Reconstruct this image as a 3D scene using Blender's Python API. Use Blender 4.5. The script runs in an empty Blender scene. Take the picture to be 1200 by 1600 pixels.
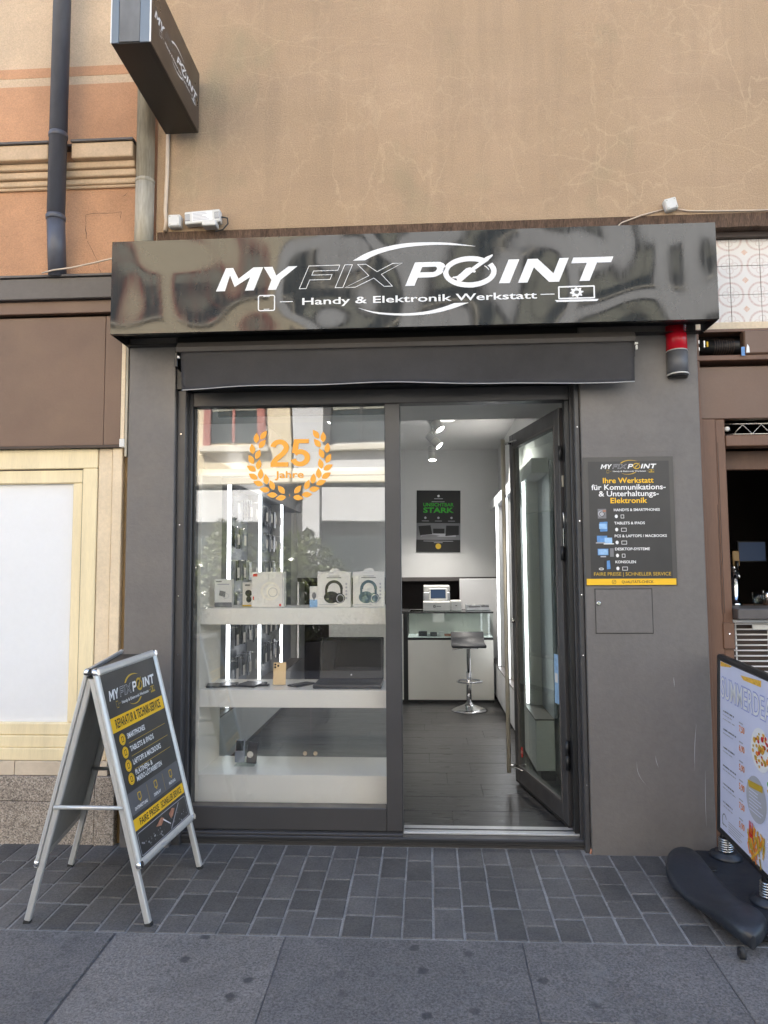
import bpy, bmesh, math, random
from mathutils import Vector, Matrix
R_ = math.radians
random.seed(7)
scene = bpy.context.scene
COL = scene.collection

# ------------------------------------------------------------------ camera
YAW, PITCH, ROLL, FPX = 5.838e-2, 7.755e-2, 6.13e-3, 1138.4
fw = Vector((-math.sin(YAW)*math.cos(PITCH), math.cos(YAW)*math.cos(PITCH), math.sin(PITCH)))
rt = Vector((math.cos(YAW), math.sin(YAW), 0)); up = rt.cross(fw)
rt2 = math.cos(ROLL)*rt - math.sin(ROLL)*up
up2 = math.sin(ROLL)*rt + math.cos(ROLL)*up
cd = bpy.data.cameras.new('camera'); cam = bpy.data.objects.new('camera', cd); COL.objects.link(cam)
cd.sensor_fit = 'VERTICAL'; cd.sensor_height = 36; cd.lens = 36*FPX/1600
cd.clip_end = 400; cd.clip_start = .05
cam.matrix_world = Matrix(((rt2.x, up2.x, -fw.x, 0), (rt2.y, up2.y, -fw.y, -3.7), (rt2.z, up2.z, -fw.z, 1.386), (0, 0, 0, 1)))
scene.camera = cam

# ------------------------------------------------------------------ sky, sun, exposure
SUN_EL, SUN_AZ = R_(45), R_(-20)            # sun stands behind the shop's row of houses
w = bpy.data.worlds.new('World'); scene.world = w; w.use_nodes = True
nt = w.node_tree; bg = nt.nodes['Background']
sk = nt.nodes.new('ShaderNodeTexSky'); sk.sky_type = 'NISHITA'; sk.sun_disc = False
sk.sun_elevation = SUN_EL; sk.sun_rotation = SUN_AZ; sk.air_density = 1.0; sk.dust_density = 1.5; sk.ozone_density = 1.0
nt.links.new(sk.outputs[0], bg.inputs[0]); bg.inputs[1].default_value = .15
sd = bpy.data.lights.new('sun', 'SUN'); sd.energy = 5.0; sd.angle = R_(.53); sd.color = (1, .95, .86)
sun = bpy.data.objects.new('sun', sd); COL.objects.link(sun)
sdir = Vector((math.sin(SUN_AZ)*math.cos(SUN_EL), math.cos(SUN_AZ)*math.cos(SUN_EL), math.sin(SUN_EL)))
sun.rotation_euler = sdir.to_track_quat('Z', 'Y').to_euler(); sun.location = sdir*30
vs = scene.view_settings; vs.view_transform = 'Standard'; vs.look = 'None'; vs.exposure = 2.1; vs.gamma = 1
scene.cycles.max_bounces = 10; scene.cycles.transparent_max_bounces = 16; scene.cycles.glossy_bounces = 5
scene.cycles.use_denoising = True; scene.cycles.sample_clamp_indirect = 6; scene.cycles.caustics_reflective = False

# ------------------------------------------------------------------ materials
def lin(r, g, b): return tuple(((c/255)/12.92 if c/255 <= .04045 else ((c/255+.055)/1.055)**2.4) for c in (r, g, b))
class N:
    def __init__(s, name):
        s.m = bpy.data.materials.new(name); s.m.use_nodes = True
        s.t = s.m.node_tree; s.b = s.t.nodes['Principled BSDF']; s.o = s.t.nodes['Material Output']
    def n(s, typ, **k):
        x = s.t.nodes.new('ShaderNode'+typ)
        for a, v in k.items(): setattr(x, a, v)
        return x
    def l(s, a, b): s.t.links.new(a, b)
    def pos(s, scale=(1, 1, 1), rot=(0, 0, 0)):
        g = s.n('NewGeometry'); mp = s.n('Mapping'); mp.inputs['Scale'].default_value = scale; mp.inputs['Rotation'].default_value = rot
        s.l(g.outputs['Position'], mp.inputs[0]); return mp.outputs[0]
    def noise(s, scale, vec, detail=4, rough=.6, dist=0):
        x = s.n('TexNoise'); x.inputs['Scale'].default_value = scale; x.inputs['Detail'].default_value = detail
        x.inputs['Roughness'].default_value = rough; x.inputs['Distortion'].default_value = dist
        s.l(vec, x.inputs['Vector']); return x.outputs['Fac']
    def ramp(s, fac, *stops):
        x = s.n('ValToRGB'); e = x.color_ramp.elements
        while len(e) < len(stops): e.new(.5)
        for i, (p, c) in enumerate(stops):
            e[i].position = p; e[i].color = (*c, 1) if not isinstance(c, (int, float)) else (c, c, c, 1)
        s.l(fac, x.inputs[0]); return x.outputs[0]
    def mix(s, fac, a, b, mode='MIX'):
        x = s.n('Mix', data_type='RGBA', blend_type=mode)
        for v, i in ((fac, 0), (a, 6), (b, 7)):
            if hasattr(v, 'is_output'): s.l(v, x.inputs[i])
            elif i == 0: x.inputs[i].default_value = v
            else: x.inputs[i].default_value = (*v, 1)
        return x.outputs[2]
    def bump(s, h, dist, strength=1):
        x = s.n('Bump'); x.inputs['Distance'].default_value = dist; x.inputs['Strength'].default_value = strength
        s.l(h, x.inputs['Height']); s.l(x.outputs[0], s.b.inputs['Normal']); return x
M = {}
def mul(c, k): return tuple(min(1, x*k) for x in c)
def mat(name, col, rough=.6, var=.12, vs_=3.0, fine=0, fs=60, bd=0, bs=80, metal=0, ior=1.5, rvar=0, stretch=(1, 1, 1), rnd=0):
    """plain procedural paint / plastic / metal: two scales of tone change, fine bump, uneven gloss"""
    k = N(name); p = k.pos(stretch)
    big = k.noise(vs_, p, 5, .62)
    c = k.mix(k.ramp(big, (.3, 0.0), (.7, 1.0)), mul(col, 1-var), mul(col, 1+var))
    if fine:
        f = k.noise(fs, p, 2, .7); c = k.mix(1.0, c, k.ramp(f, (.3, 1-fine), (.7, 1.0)), 'MULTIPLY')
    if rnd:
        oi = k.n('ObjectInfo'); c = k.mix(1.0, c, k.ramp(oi.outputs['Random'], (0, 1-rnd), (1, 1.0)), 'MULTIPLY')
    k.l(c, k.b.inputs['Base Color']); k.b.inputs['Metallic'].default_value = metal; k.b.inputs['IOR'].default_value = ior
    if rvar: k.l(k.ramp(k.noise(vs_*3, p, 4), (.3, max(0, rough-rvar)), (.7, min(1, rough+rvar))), k.b.inputs['Roughness'])
    else: k.b.inputs['Roughness'].default_value = rough
    if bd: k.bump(k.noise(bs, p, 3, .6), bd)
    M[name] = k.m; return k
def emit(name, col, strength):
    k = N(name); k.b.inputs['Base Color'].default_value = (*col, 1); k.b.inputs['Emission Color'].default_value = (*col, 1); k.b.inputs['Emission Strength'].default_value = strength; M[name] = k.m
def glass(name, ior=1.5, tint=(1, 1, 1), rough=0.0, wav=0):
    k = N(name); k.t.nodes.remove(k.b)
    fr = k.n('Fresnel'); ge = k.n('NewGeometry'); mr = k.n('MapRange'); mr.inputs['To Min'].default_value = ior; mr.inputs['To Max'].default_value = 1/ior
    k.l(ge.outputs['Backfacing'], mr.inputs['Value']); k.l(mr.outputs[0], fr.inputs[0])       # thin pane: same reflectance on both faces
    tr = k.n('BsdfTransparent'); tr.inputs[0].default_value = (*tint, 1)
    gl = k.n('BsdfGlossy'); gl.inputs['Roughness'].default_value = rough
    if wav:
        bp = k.n('Bump'); bp.inputs['Distance'].default_value = wav; k.l(k.noise(1.6, k.pos(), 1, .4), bp.inputs['Height'])
        k.l(bp.outputs[0], gl.inputs['Normal'])
    mx = k.n('MixShader'); k.l(fr.outputs[0], mx.inputs[0]); k.l(tr.outputs[0], mx.inputs[1]); k.l(gl.outputs[0], mx.inputs[2])
    k.l(mx.outputs[0], k.o.inputs[0]); M[name] = k.m

def stucco():
    k = N('stucco'); p = k.pos()
    base = k.mix(k.ramp(k.noise(.9, p, 5, .6), (.3, 0.0), (.7, 1.0)), (.44, .304, .184), (.525, .366, .234))
    stain = k.ramp(k.noise(1.3, k.pos((1, 1, .8)), 4, .65), (.56, 0.0), (.72, 1.0))
    base = k.mix(stain, base, (.37, .295, .18))
    band = k.ramp(k.noise(2.0, k.pos((.35, 1, 1.6)), 4, .6), (.5, 0.0), (.75, .45)); base = k.mix(band, base, (.36, .245, .165))
    strk = k.ramp(k.noise(3.0, k.pos((2.2, 1, .22)), 5, .65), (.5, 0.0), (.72, .4)); base = k.mix(strk, base, (.34, .245, .16))
    base = k.mix(1.0, base, k.ramp(k.noise(170, p, 2, .7), (.3, .76), (.7, 1.1)), 'MULTIPLY')
    # repaired hairline cracks: pale lines
    def cracks(scale, sx, thr, warp):
        g = k.pos(sx); nz = k.n('TexNoise'); nz.inputs['Scale'].default_value = 2.6; nz.inputs['Detail'].default_value = 5; k.l(g, nz.inputs['Vector'])
        va = k.n('VectorMath', operation='SCALE'); va.inputs['Scale'].default_value = warp; k.l(nz.outputs['Color'], va.inputs[0])
        ad = k.n('VectorMath', operation='ADD'); k.l(g, ad.inputs[0]); k.l(va.outputs[0], ad.inputs[1])
        v = k.n('TexVoronoi', feature='DISTANCE_TO_EDGE'); v.inputs['Scale'].default_value = scale; k.l(ad.outputs[0], v.inputs['Vector'])
        return k.ramp(v.outputs['Distance'], (0, 1.0), (thr, 0.0))
    m1 = k.ramp(k.noise(1.0, k.pos((1, 1, 1), (0, 0, 1)), 3), (.43, 0.0), (.66, .34))
    c1 = k.mix(1.0, cracks(1.7, (3.1, 1, 1.2), .022, .55), m1, 'MULTIPLY')
    m2 = k.ramp(k.noise(1.2, k.pos((1, 1, 1), (0, 0, 2)), 3), (.45, 0.0), (.68, .28))
    c2 = k.mix(1.0, cracks(2.0, (1.3, 1, 2.9), .026, .5), m2, 'MULTIPLY')
    m3 = k.ramp(k.noise(.9, k.pos((1, 1, 1), (0, 0, 3)), 3), (.55, 0.0), (.7, .3))
    c3 = k.mix(1.0, cracks(9, (1.1, 1, 1), .05, .3), m3, 'MULTIPLY')
    for c in (c1, c2, c3): base = k.mix(c, base, (.66, .49, .31))
    k.l(base, k.b.inputs['Base Color']); k.b.inputs['Roughness'].default_value = .9
    k.bump(k.noise(95, p, 5, .75), .006); M['stucco'] = k.m
stucco()
mat('orange_plaster', (.61, .335, .19), .92, .18, 1.6, .22, 150, .006, 130)
mat('pale_plaster', (.68, .51, .35), .92, .16, 1.6, .22, 150, .006, 130)
mat('cornice_stone', (.60, .44, .29), .85, .16, 5, .15, 90, .002, 60)
mat('wall_edge', (.17, .105, .07), .95, .35, 9, .6, 70, .006, 90, stretch=(3, 3, .5))
mat('grey_render', (.150, .138, .131), .5, .09, 1.7, .10, 30, .0012, 60, rvar=.15)
mat('anthracite', (.052, .050, .052), .38, .10, 2.5, 0, 0, .0003, 200, rvar=.08)
mat('anthracite_dark', (.016, .016, .017), .45, .1, 4)
mat('black_metal', (.012, .012, .013), .4, .15, 5)
mat('awning_cloth', (.080, .076, .080), .6, .18, 3, .12, 240, .0015, 14)
mat('awning_case', (.075, .066, .060), .42, .12, 3, .08, 60, rvar=.1)
mat('hem', (.42, .42, .42), .7)
mat('steel', (.55, .55, .54), .28, .06, 6, metal=1, rvar=.08)
mat('brushed_brass', (.60, .56, .47), .35, .08, 8, metal=.3)
mat('chrome', (.75, .75, .76), .08, .03, 4, metal=1)
mat('alu', (.60, .60, .59), .38, .06, 7, .08, 120, metal=.45, stretch=(1, 1, .2))
mat('alu_dull', (.36, .37, .36), .5, .10, 6, .08, 60, metal=.2)
mat('white_paint', (.72, .72, .72), .5, .04, 2)
mat('white_lam', (.84, .82, .75), .28, .03, 2)
mat('warm_white', (.84, .80, .70), .4, .04, 2)
mat('room_wall', (.66, .66, .65), .8, .04, 1.5, .03, 120)
mat('room_ceiling', (.62, .62, .61), .85, .04, 1)
mat('soffit', (.66, .65, .61), .7, .06, 2)
mat('cabinet_grey', (.50, .51, .53), .35, .05, 2)
mat('panel_grey', (.20, .22, .26), .3, .06, 2)
mat('black_plastic', (.013, .013, .014), .4, .2, 6)
mat('rubber', (.02, .02, .02), .7, .2, 20)
mat('dark_leather', (.035, .036, .04), .6, .15, 20, .1, 150, .0006, 200)
mat('floor_tile', (.050, .049, .050), .33, .2, 6, .22, 30, .0006, 40, rvar=.08, stretch=(.25, 3, 1), rnd=.3)
mat('floor_grout', (.016, .016, .016), .8)
mat('brown_panel', (.15, .088, .06), .42, .10, 1.6, .06, 90, .0004, 60, rvar=.08)
mat('brown_frame', (.16, .082, .050), .5, .12, 3, .14, 50, .0008, 40, stretch=(3, 3, .3))
mat('brown_dark', (.045, .027, .02), .5, .2, 5)
mat('gutter_metal', (.095, .085, .082), .42, .14, 3, .1, 40)
mat('drainpipe_paint', (.085, .088, .108), .38, .16, 4, .14, 30, .0006, 30, stretch=(1, 1, .35))
mat('zinc', (.44, .39, .30), .55, .25, 5, .25, 40, .0006, 60, stretch=(2, 2, .25))
mat('cream_wood', (.82, .69, .44), .55, .10, 3, .08, 60, .0008, 20, stretch=(4, 4, .4))
mat('cream_trim', (.74, .60, .42), .6, .10, 4, .12, 70)
mat('gold_brown', (.24, .15, .06), .6, .2, 4)
mat('blind_white', (.74, .75, .77), .45, .03, 1.5, .02, 40)
mat('ceramic', (.62, .52, .40), .3, .08, 5, .06, 40)
mat('white_plastic', (.70, .69, .66), .45, .06, 8, .06, 60)
mat('grey_plastic', (.11, .115, .13), .45, .08, 6)
mat('red_lens', (.62, .010, .025), .22, .12, 12)
mat('cable', (.62, .50, .38), .6, .1, 10)
mat('cable_dark', (.03, .03, .03), .6)
mat('base_plastic', (.020, .023, .030), .42, .2, 4, .12, 60, .0008, 90, rvar=.1)
mat('mortar', (.27, .27, .27), .95, .25, 8, .3, 90, .003, 120)
mat('slab_joint', (.13, .13, .14), .95, .25, 8)
mat('ink_white', (.80, .80, .80), .45, .02, 3)
mat('ink_yellow', (.86, .50, .012), .45, .03, 3)
mat('ink_gold', (.55, .36, .03), .45, .05, 3)
mat('ink_black', (.014, .014, .014), .5)
mat('ink_grey', (.18, .18, .19), .5)
mat('ink_mid', (.42, .42, .45), .5)
mat('ink_lav', (.36, .40, .70), .5)
mat('ink_blue', (.10, .26, .55), .4, .25, 40)
mat('ink_lightblue', (.30, .50, .75), .4, .2, 40)
mat('ink_slate', (.07, .125, .17), .5, .2, 60)
mat('ink_green', (.03, .42, .02), .5)
mat('ink_orange', (.80, .24, .03), .5)
mat('ink_red', (.62, .03, .02), .5, .3, 80)
mat('ink_skin', (.45, .20, .12), .5, .3, 60)
mat('fries', (.80, .45, .06), .5, .3, 70)
mat('decal_orange', (.90, .40, .045), .5, .02, 3)
mat('paper_lilac', (.66, .68, .84), .35, .05, 4)
mat('poster_black', (.030, .029, .030), .34, .15, 4)
mat('poster_grey', (.062, .058, .055), .34, .08, 4)
mat('poster_band', (.10, .10, .11), .34, .1, 6)
mat('blade_brown', (.052, .036, .028), .32, .12, 2, rvar=.06)
mat('blade_grey', (.16, .165, .17), .45, .25, 5, .2, 12, stretch=(1, 1, .5))
mat('blade_blue', (.16, .20, .25), .35, .08, 3)
mat('carton_white', (.74, .72, .68), .5, .03, 6)
mat('carton_dark', (.05, .05, .055), .5)
mat('gold_phone', (.66, .50, .30), .3, .03, 6, metal=.4)
mat('screen_black', (.006, .006, .007), .18, ior=1.33)
mat('packet', (.25, .27, .31), .35, .5, 30, rnd=.6)
mat('back_dark', (.020, .010, .008), .6, .3, 3)
mat('counter_grey', (.55, .57, .58), .4)  # even pale grey, floor of the glass case
mat('leaf', (.12, .14, .06), .22, .4, 6, rnd=0)
mat('bark', (.10, .075, .05), .9, .3, 10, .3, 60)
mat('opp_cream', (.78, .67, .48), .9, .06, 1.0, .1, 80, .002, 60)
mat('opp_grey', (.66, .66, .66), .9, .06, 1.0, .1, 80, .002, 60)
mat('opp_trim', (.74, .69, .58), .85, .05, 1)
mat('opp_pink', (.42, .17, .14), .8, .06, 1)
mat('opp_dark', (.06, .06, .06), .5, .1, 1)
mat('opp_glass', (.05, .065, .07), .12, .3, 1.5)
mat('opp_blind', (.34, .34, .28), .7, .1, 3, stretch=(.1, .1, 30))
mat('shop_grey', (.55, .55, .5), .8)  # even pale grey, unused
glass('window_glass', 1.95, wav=.0012)
glass('door_glass', 1.55, (.90, .95, .92))
glass('case_glass', 1.45, (.93, .97, .96))
emit('led', (.92, .96, 1.0), 1.4)
emit('lamp_face', (1, .96, .9), 8)
emit('ring_face', (1, .96, .9), .35)
emit('bulb', (1, .9, .7), 10)
emit('pos_screen', (.012, .026, .055), .3)
emit('tv_screen', (.012, .018, .032), .4)

def paver_mat():
    k = N('paver'); p = k.pos(); oi = k.n('ObjectInfo')
    c = k.mix(k.ramp(k.noise(4, p, 5, .65), (.3, 0.0), (.7, 1.0)), (.082, .079, .078), (.118, .113, .110))
    c = k.mix(1.0, c, k.ramp(oi.outputs['Random'], (0, .68), (1, 1.12)), 'MULTIPLY')
    c = k.mix(1.0, c, k.ramp(k.noise(110, p, 3, .75), (.34, .66), (.66, 1.25)), 'MULTIPLY')
    d = k.ramp(k.noise(2.2, p, 5, .7), (.55, 0.0), (.75, .5)); c = k.mix(d, c, (.145, .145, .148))
    k.l(c, k.b.inputs['Base Color']); k.l(k.ramp(k.noise(9, p, 3), (.3, .5), (.7, .78)), k.b.inputs['Roughness'])
    k.bump(k.noise(70, p, 4, .7), .002); M['paver'] = k.m
def slab_mat():
    k = N('slab'); p = k.pos(); oi = k.n('ObjectInfo')
    c = k.mix(k.ramp(k.noise(2.5, p, 6, .7), (.3, 0.0), (.7, 1.0)), (.120, .114, .110), (.172, .163, .156))
    c = k.mix(1.0, c, k.ramp(oi.outputs['Random'], (0, (.76, .77, .80)), (.5, (.95, .95, .97)), (1, (1.22, 1.20, 1.16))), 'MULTIPLY')
    c = k.mix(1.0, c, k.ramp(k.noise(110, p, 3, .8), (.36, .52), (.64, 1.45)), 'MULTIPLY')
    v = k.n('TexVoronoi', voronoi_dimensions='2D'); v.inputs['Scale'].default_value = 4.7; v.inputs['Randomness'].default_value = 1; k.l(p, v.inputs['Vector'])
    wob = k.noise(40, p, 3); sm = k.n('Math', operation='MULTIPLY_ADD'); sm.inputs[1].default_value = .13; k.l(wob, sm.inputs[0]); k.l(v.outputs['Distance'], sm.inputs[2])
    gum = k.ramp(sm.outputs[0], (.13, .85), (.175, 0.0)); sc_ = k.n('SeparateColor'); k.l(v.outputs['Color'], sc_.inputs[0]); gum = k.mix(1.0, gum, k.ramp(sc_.outputs[0], (.3, 0.0), (.75, 1.0)), 'MULTIPLY'); c = k.mix(gum, c, (.040, .040, .043))
    lt = k.ramp(k.noise(5, k.pos((1, 1, 1), (0, 0, 1)), 6, .75), (.58, 0.0), (.74, .6)); c = k.mix(lt, c, (.20, .20, .195)); dk = k.ramp(k.noise(3.5, k.pos((1, 1, 1), (0, 0, 4)), 6, .75), (.58, 0.0), (.72, .55)); c = k.mix(dk, c, (.06, .06, .064))
    k.l(c, k.b.inputs['Base Color']); k.l(k.ramp(k.noise(11, p, 3), (.3, .5), (.7, .8)), k.b.inputs['Roughness'])
    k.bump(k.noise(180, p, 4, .75), .002); M['slab'] = k.m
def granite():
    k = N('granite'); p = k.pos(); v = k.n('TexVoronoi'); v.inputs['Scale'].default_value = 190; k.l(p, v.inputs['Vector'])
    sep = k.n('SeparateColor'); k.l(v.outputs['Color'], sep.inputs[0])
    c = k.ramp(sep.outputs[0], (.0, (.13, .115, .10)), (.3, (.27, .225, .185)), (.6, (.38, .32, .265)), (.95, (.52, .455, .39)))
    c = k.mix(1.0, c, k.ramp(k.noise(3, p, 4), (.3, .8), (.7, 1.05)), 'MULTIPLY')
    k.l(c, k.b.inputs['Base Color']); k.b.inputs['Roughness'].default_value = .7; k.bump(k.noise(160, p, 3), .0015); M['granite'] = k.m
def sign_face():
    k = N('sign_face'); p = k.pos((1, 1, 1))
    c = k.mix(k.ramp(k.noise(3, p, 4), (.3, 0.0), (.7, 1.0)), (.016, .016, .016), (.022, .022, .021)); k.l(c, k.b.inputs['Base Color'])
    st = k.noise(30, k.pos((1.5, 1, .12)), 4, .7); k.l(k.ramp(st, (.4, .05), (.75, .13)), k.b.inputs['Roughness']); k.b.inputs['IOR'].default_value = 1.58
    k.bump(k.noise(2.5, k.pos((1.0, 1, 1.0)), 0, .4), .042); M['sign_face'] = k.m
def tile_print():
    # printed decor of a wall tile, in the tile's own coordinates (0.15 m, corner motif)
    k = N('decor_tile'); tc = k.n('TexCoord'); sp = k.n('SeparateXYZ'); k.l(tc.outputs['Object'], sp.inputs[0])
    def math_(op, a, b=None):
        x = k.n('Math', operation=op)
        for i, v in enumerate((a, b)):
            if v is None: continue
            if hasattr(v, 'is_output'): k.l(v, x.inputs[i])
            else: x.inputs[i].default_value = v
        return x.outputs[0]
    ax, az = math_('ABSOLUTE', sp.outputs[0]), math_('ABSOLUTE', sp.outputs[2])
    T = .0745
    def dist(cx, cz): return math_('SQRT', math_('ADD', math_('POWER', math_('SUBTRACT', ax, cx), 2.0), math_('POWER', math_('SUBTRACT', az, cz), 2.0)))
    d = dist(T, T)
    def band(dv, r, wd): return k.ramp(math_('ABSOLUTE', math_('SUBTRACT', dv, r)), (0, 1.0), (wd, 1.0), (wd*1.3, 0.0))
    ring = band(d, .060, .0035); f = dist(T, T-.024); f2 = dist(T-.024, T)
    lobes = k.mix(1.0, band(f, .015, .0022), band(f2, .015, .0022), 'LIGHTEN')
    dia = k.ramp(math_('ADD', ax, az), (.016, 1.0), (.019, 0.0))
    nz = k.ramp(k.noise(160, k.pos(), 2), (.3, .35), (.6, 1.0))
    c = k.mix(k.mix(1.0, ring, nz, 'MULTIPLY'), (.72, .68, .64), (.54, .38, .34)); c = k.mix(k.mix(.55, (0, 0, 0), lobes), c, (.50, .36, .32)); c = k.mix(k.mix(1.0, dia, nz, 'MULTIPLY'), c, (.64, .42, .31))
    k.l(c, k.b.inputs['Base Color']); k.b.inputs['Roughness'].default_value = .25; M['decor_tile'] = k.m
paver_mat(); slab_mat(); granite(); sign_face(); tile_print()

# ------------------------------------------------------------------ helpers
WL = {}
def link(name, me, mats, parent=None, mtx=None):
    """one mesh object; world-built meshes are shifted into their parent's origin"""
    for m in (mats if isinstance(mats, (list, tuple)) else [mats]): me.materials.append(M[m])
    o = bpy.data.objects.new(name, me); COL.objects.link(o)
    if parent is not None:
        o.parent = parent
        if mtx is not None: o.matrix_local = mtx; WL[o] = Vector((0, 0, 0))
        else:
            off = WL.get(parent, Vector((0, 0, 0)))
            if off.length: me.transform(Matrix.Translation(-off))
            WL[o] = off
    else:
        WL[o] = Vector((0, 0, 0))
        if mtx is not None: o.matrix_world = mtx
    return o
def tag(o, label, cat, group=None):
    o['label'] = label; o['category'] = cat
    if group: o['group'] = group
    return o
def thing(name, label, cat, loc=(0, 0, 0), group=None, mtx=None):
    o = bpy.data.objects.new(name, None); COL.objects.link(o); o.empty_display_size = .1
    if mtx is not None: o.matrix_world = mtx; WL[o] = Vector((0, 0, 0))
    else: o.location = loc; WL[o] = Vector(loc)
    return tag(o, label, cat, group)
def struct(o): o['kind'] = 'structure'; return o
def bm_box(bm, x, y, z, bevel=0, mi=0, seg=1):
    r = bmesh.ops.create_cube(bm, size=1)
    for v in r['verts']:
        v.co = Vector(((x[0]+x[1])/2+v.co.x*(x[1]-x[0]), (y[0]+y[1])/2+v.co.y*(y[1]-y[0]), (z[0]+z[1])/2+v.co.z*(z[1]-z[0])))
    fs = set(f for v in r['verts'] for f in v.link_faces)
    for f in fs: f.material_index = mi
    if bevel:
        es = list(set(e for v in r['verts'] for e in v.link_edges))
        bmesh.ops.bevel(bm, geom=es, offset=bevel, segments=seg, affect='EDGES', profile=.5, material=-1)
def mesh(bm, smooth=False):
    bmesh.ops.recalc_face_normals(bm, faces=bm.faces)
    me = bpy.data.meshes.new('m'); bm.to_mesh(me); bm.free()
    if smooth:
        for p in me.polygons: p.use_smooth = True
    return me
def box(name, x, y, z, m, parent=None, bevel=.002, mtx=None, seg=1):
    bm = bmesh.new(); bm_box(bm, x, y, z, bevel, 0, seg); return link(name, mesh(bm), m, parent, mtx)
def boxes(name, lst, m, parent=None, bevel=.002, mtx=None):
    bm = bmesh.new()
    for b in lst: bm_box(bm, b[0], b[1], b[2], bevel)
    return link(name, mesh(bm), m, parent, mtx)
def bm_tube(bm, pts, r, n=10, cap=True):
    pts = [Vector(p) for p in pts]; rings = []; prev = None
    for i, p in enumerate(pts):
        t = (pts[min(i+1, len(pts)-1)]-pts[max(i-1, 0)]).normalized()
        if prev is None: a = t.orthogonal().normalized()
        else: a = (prev-t*prev.dot(t)).normalized()
        prev = a; b = t.cross(a); rr = r[i] if isinstance(r, (list, tuple)) else r
        rings.append([bm.verts.new(p+(a*math.cos(k*2*math.pi/n)+b*math.sin(k*2*math.pi/n))*rr) for k in range(n)])
    for q in range(len(rings)-1):
        for k in range(n): f = bm.faces.new((rings[q][k], rings[q][(k+1) % n], rings[q+1][(k+1) % n], rings[q+1][k])); f.smooth = True
    if cap: bm.faces.new(rings[0][::-1]); bm.faces.new(rings[-1])
def tube(name, pts, r, m, parent=None, n=10, mtx=None):
    bm = bmesh.new(); bm_tube(bm, pts, r, n); return link(name, mesh(bm), m, parent, mtx)
def lathe(name, prof, c, m, parent=None, n=28, mtx=None):
    bm = bmesh.new(); rings = []
    for r, z in prof: rings.append([bm.verts.new((c[0]+math.cos(k*2*math.pi/n)*r, c[1]+math.sin(k*2*math.pi/n)*r, c[2]+z)) for k in range(n)])
    for q in range(len(rings)-1):
        for k in range(n): f = bm.faces.new((rings[q][k], rings[q][(k+1) % n], rings[q+1][(k+1) % n], rings[q+1][k])); f.smooth = True
    bm.faces.new(rings[0][::-1]); bm.faces.new(rings[-1])
    return link(name, mesh(bm), m, parent, mtx)
def prism(name, poly, y0, y1, m, parent=None, axis='Y', bevel=0, mtx=None):
    """outline (a,b) extruded along an axis: Y -> (a,y,b); X -> (x,a,b); Z -> (a,b,z)"""
    bm = bmesh.new(); f = {'Y': lambda a, b, t: (a, t, b), 'X': lambda a, b, t: (t, a, b), 'Z': lambda a, b, t: (a, b, t)}[axis]
    A = [bm.verts.new(f(a, b, y0)) for a, b in poly]; B = [bm.verts.new(f(a, b, y1)) for a, b in poly]; n = len(poly)
    bm.faces.new(A); bm.faces.new(B[::-1])
    for i in range(n): bm.faces.new((A[i], B[i], B[(i+1) % n], A[(i+1) % n]))
    if bevel: bmesh.ops.bevel(bm, geom=list(bm.edges), offset=bevel, segments=2, affect='EDGES')
    return link(name, mesh(bm), m, parent, mtx)
def axes(o, x, y):
    """matrix whose local x / y run along the given directions"""
    x = Vector(x).normalized(); y = Vector(y); y = (y-x*y.dot(x)).normalized(); z = x.cross(y)
    return Matrix(((x.x, y.x, z.x, o[0]), (x.y, y.y, z.y, o[1]), (x.z, y.z, z.z, o[2]), (0, 0, 0, 1)))

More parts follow.
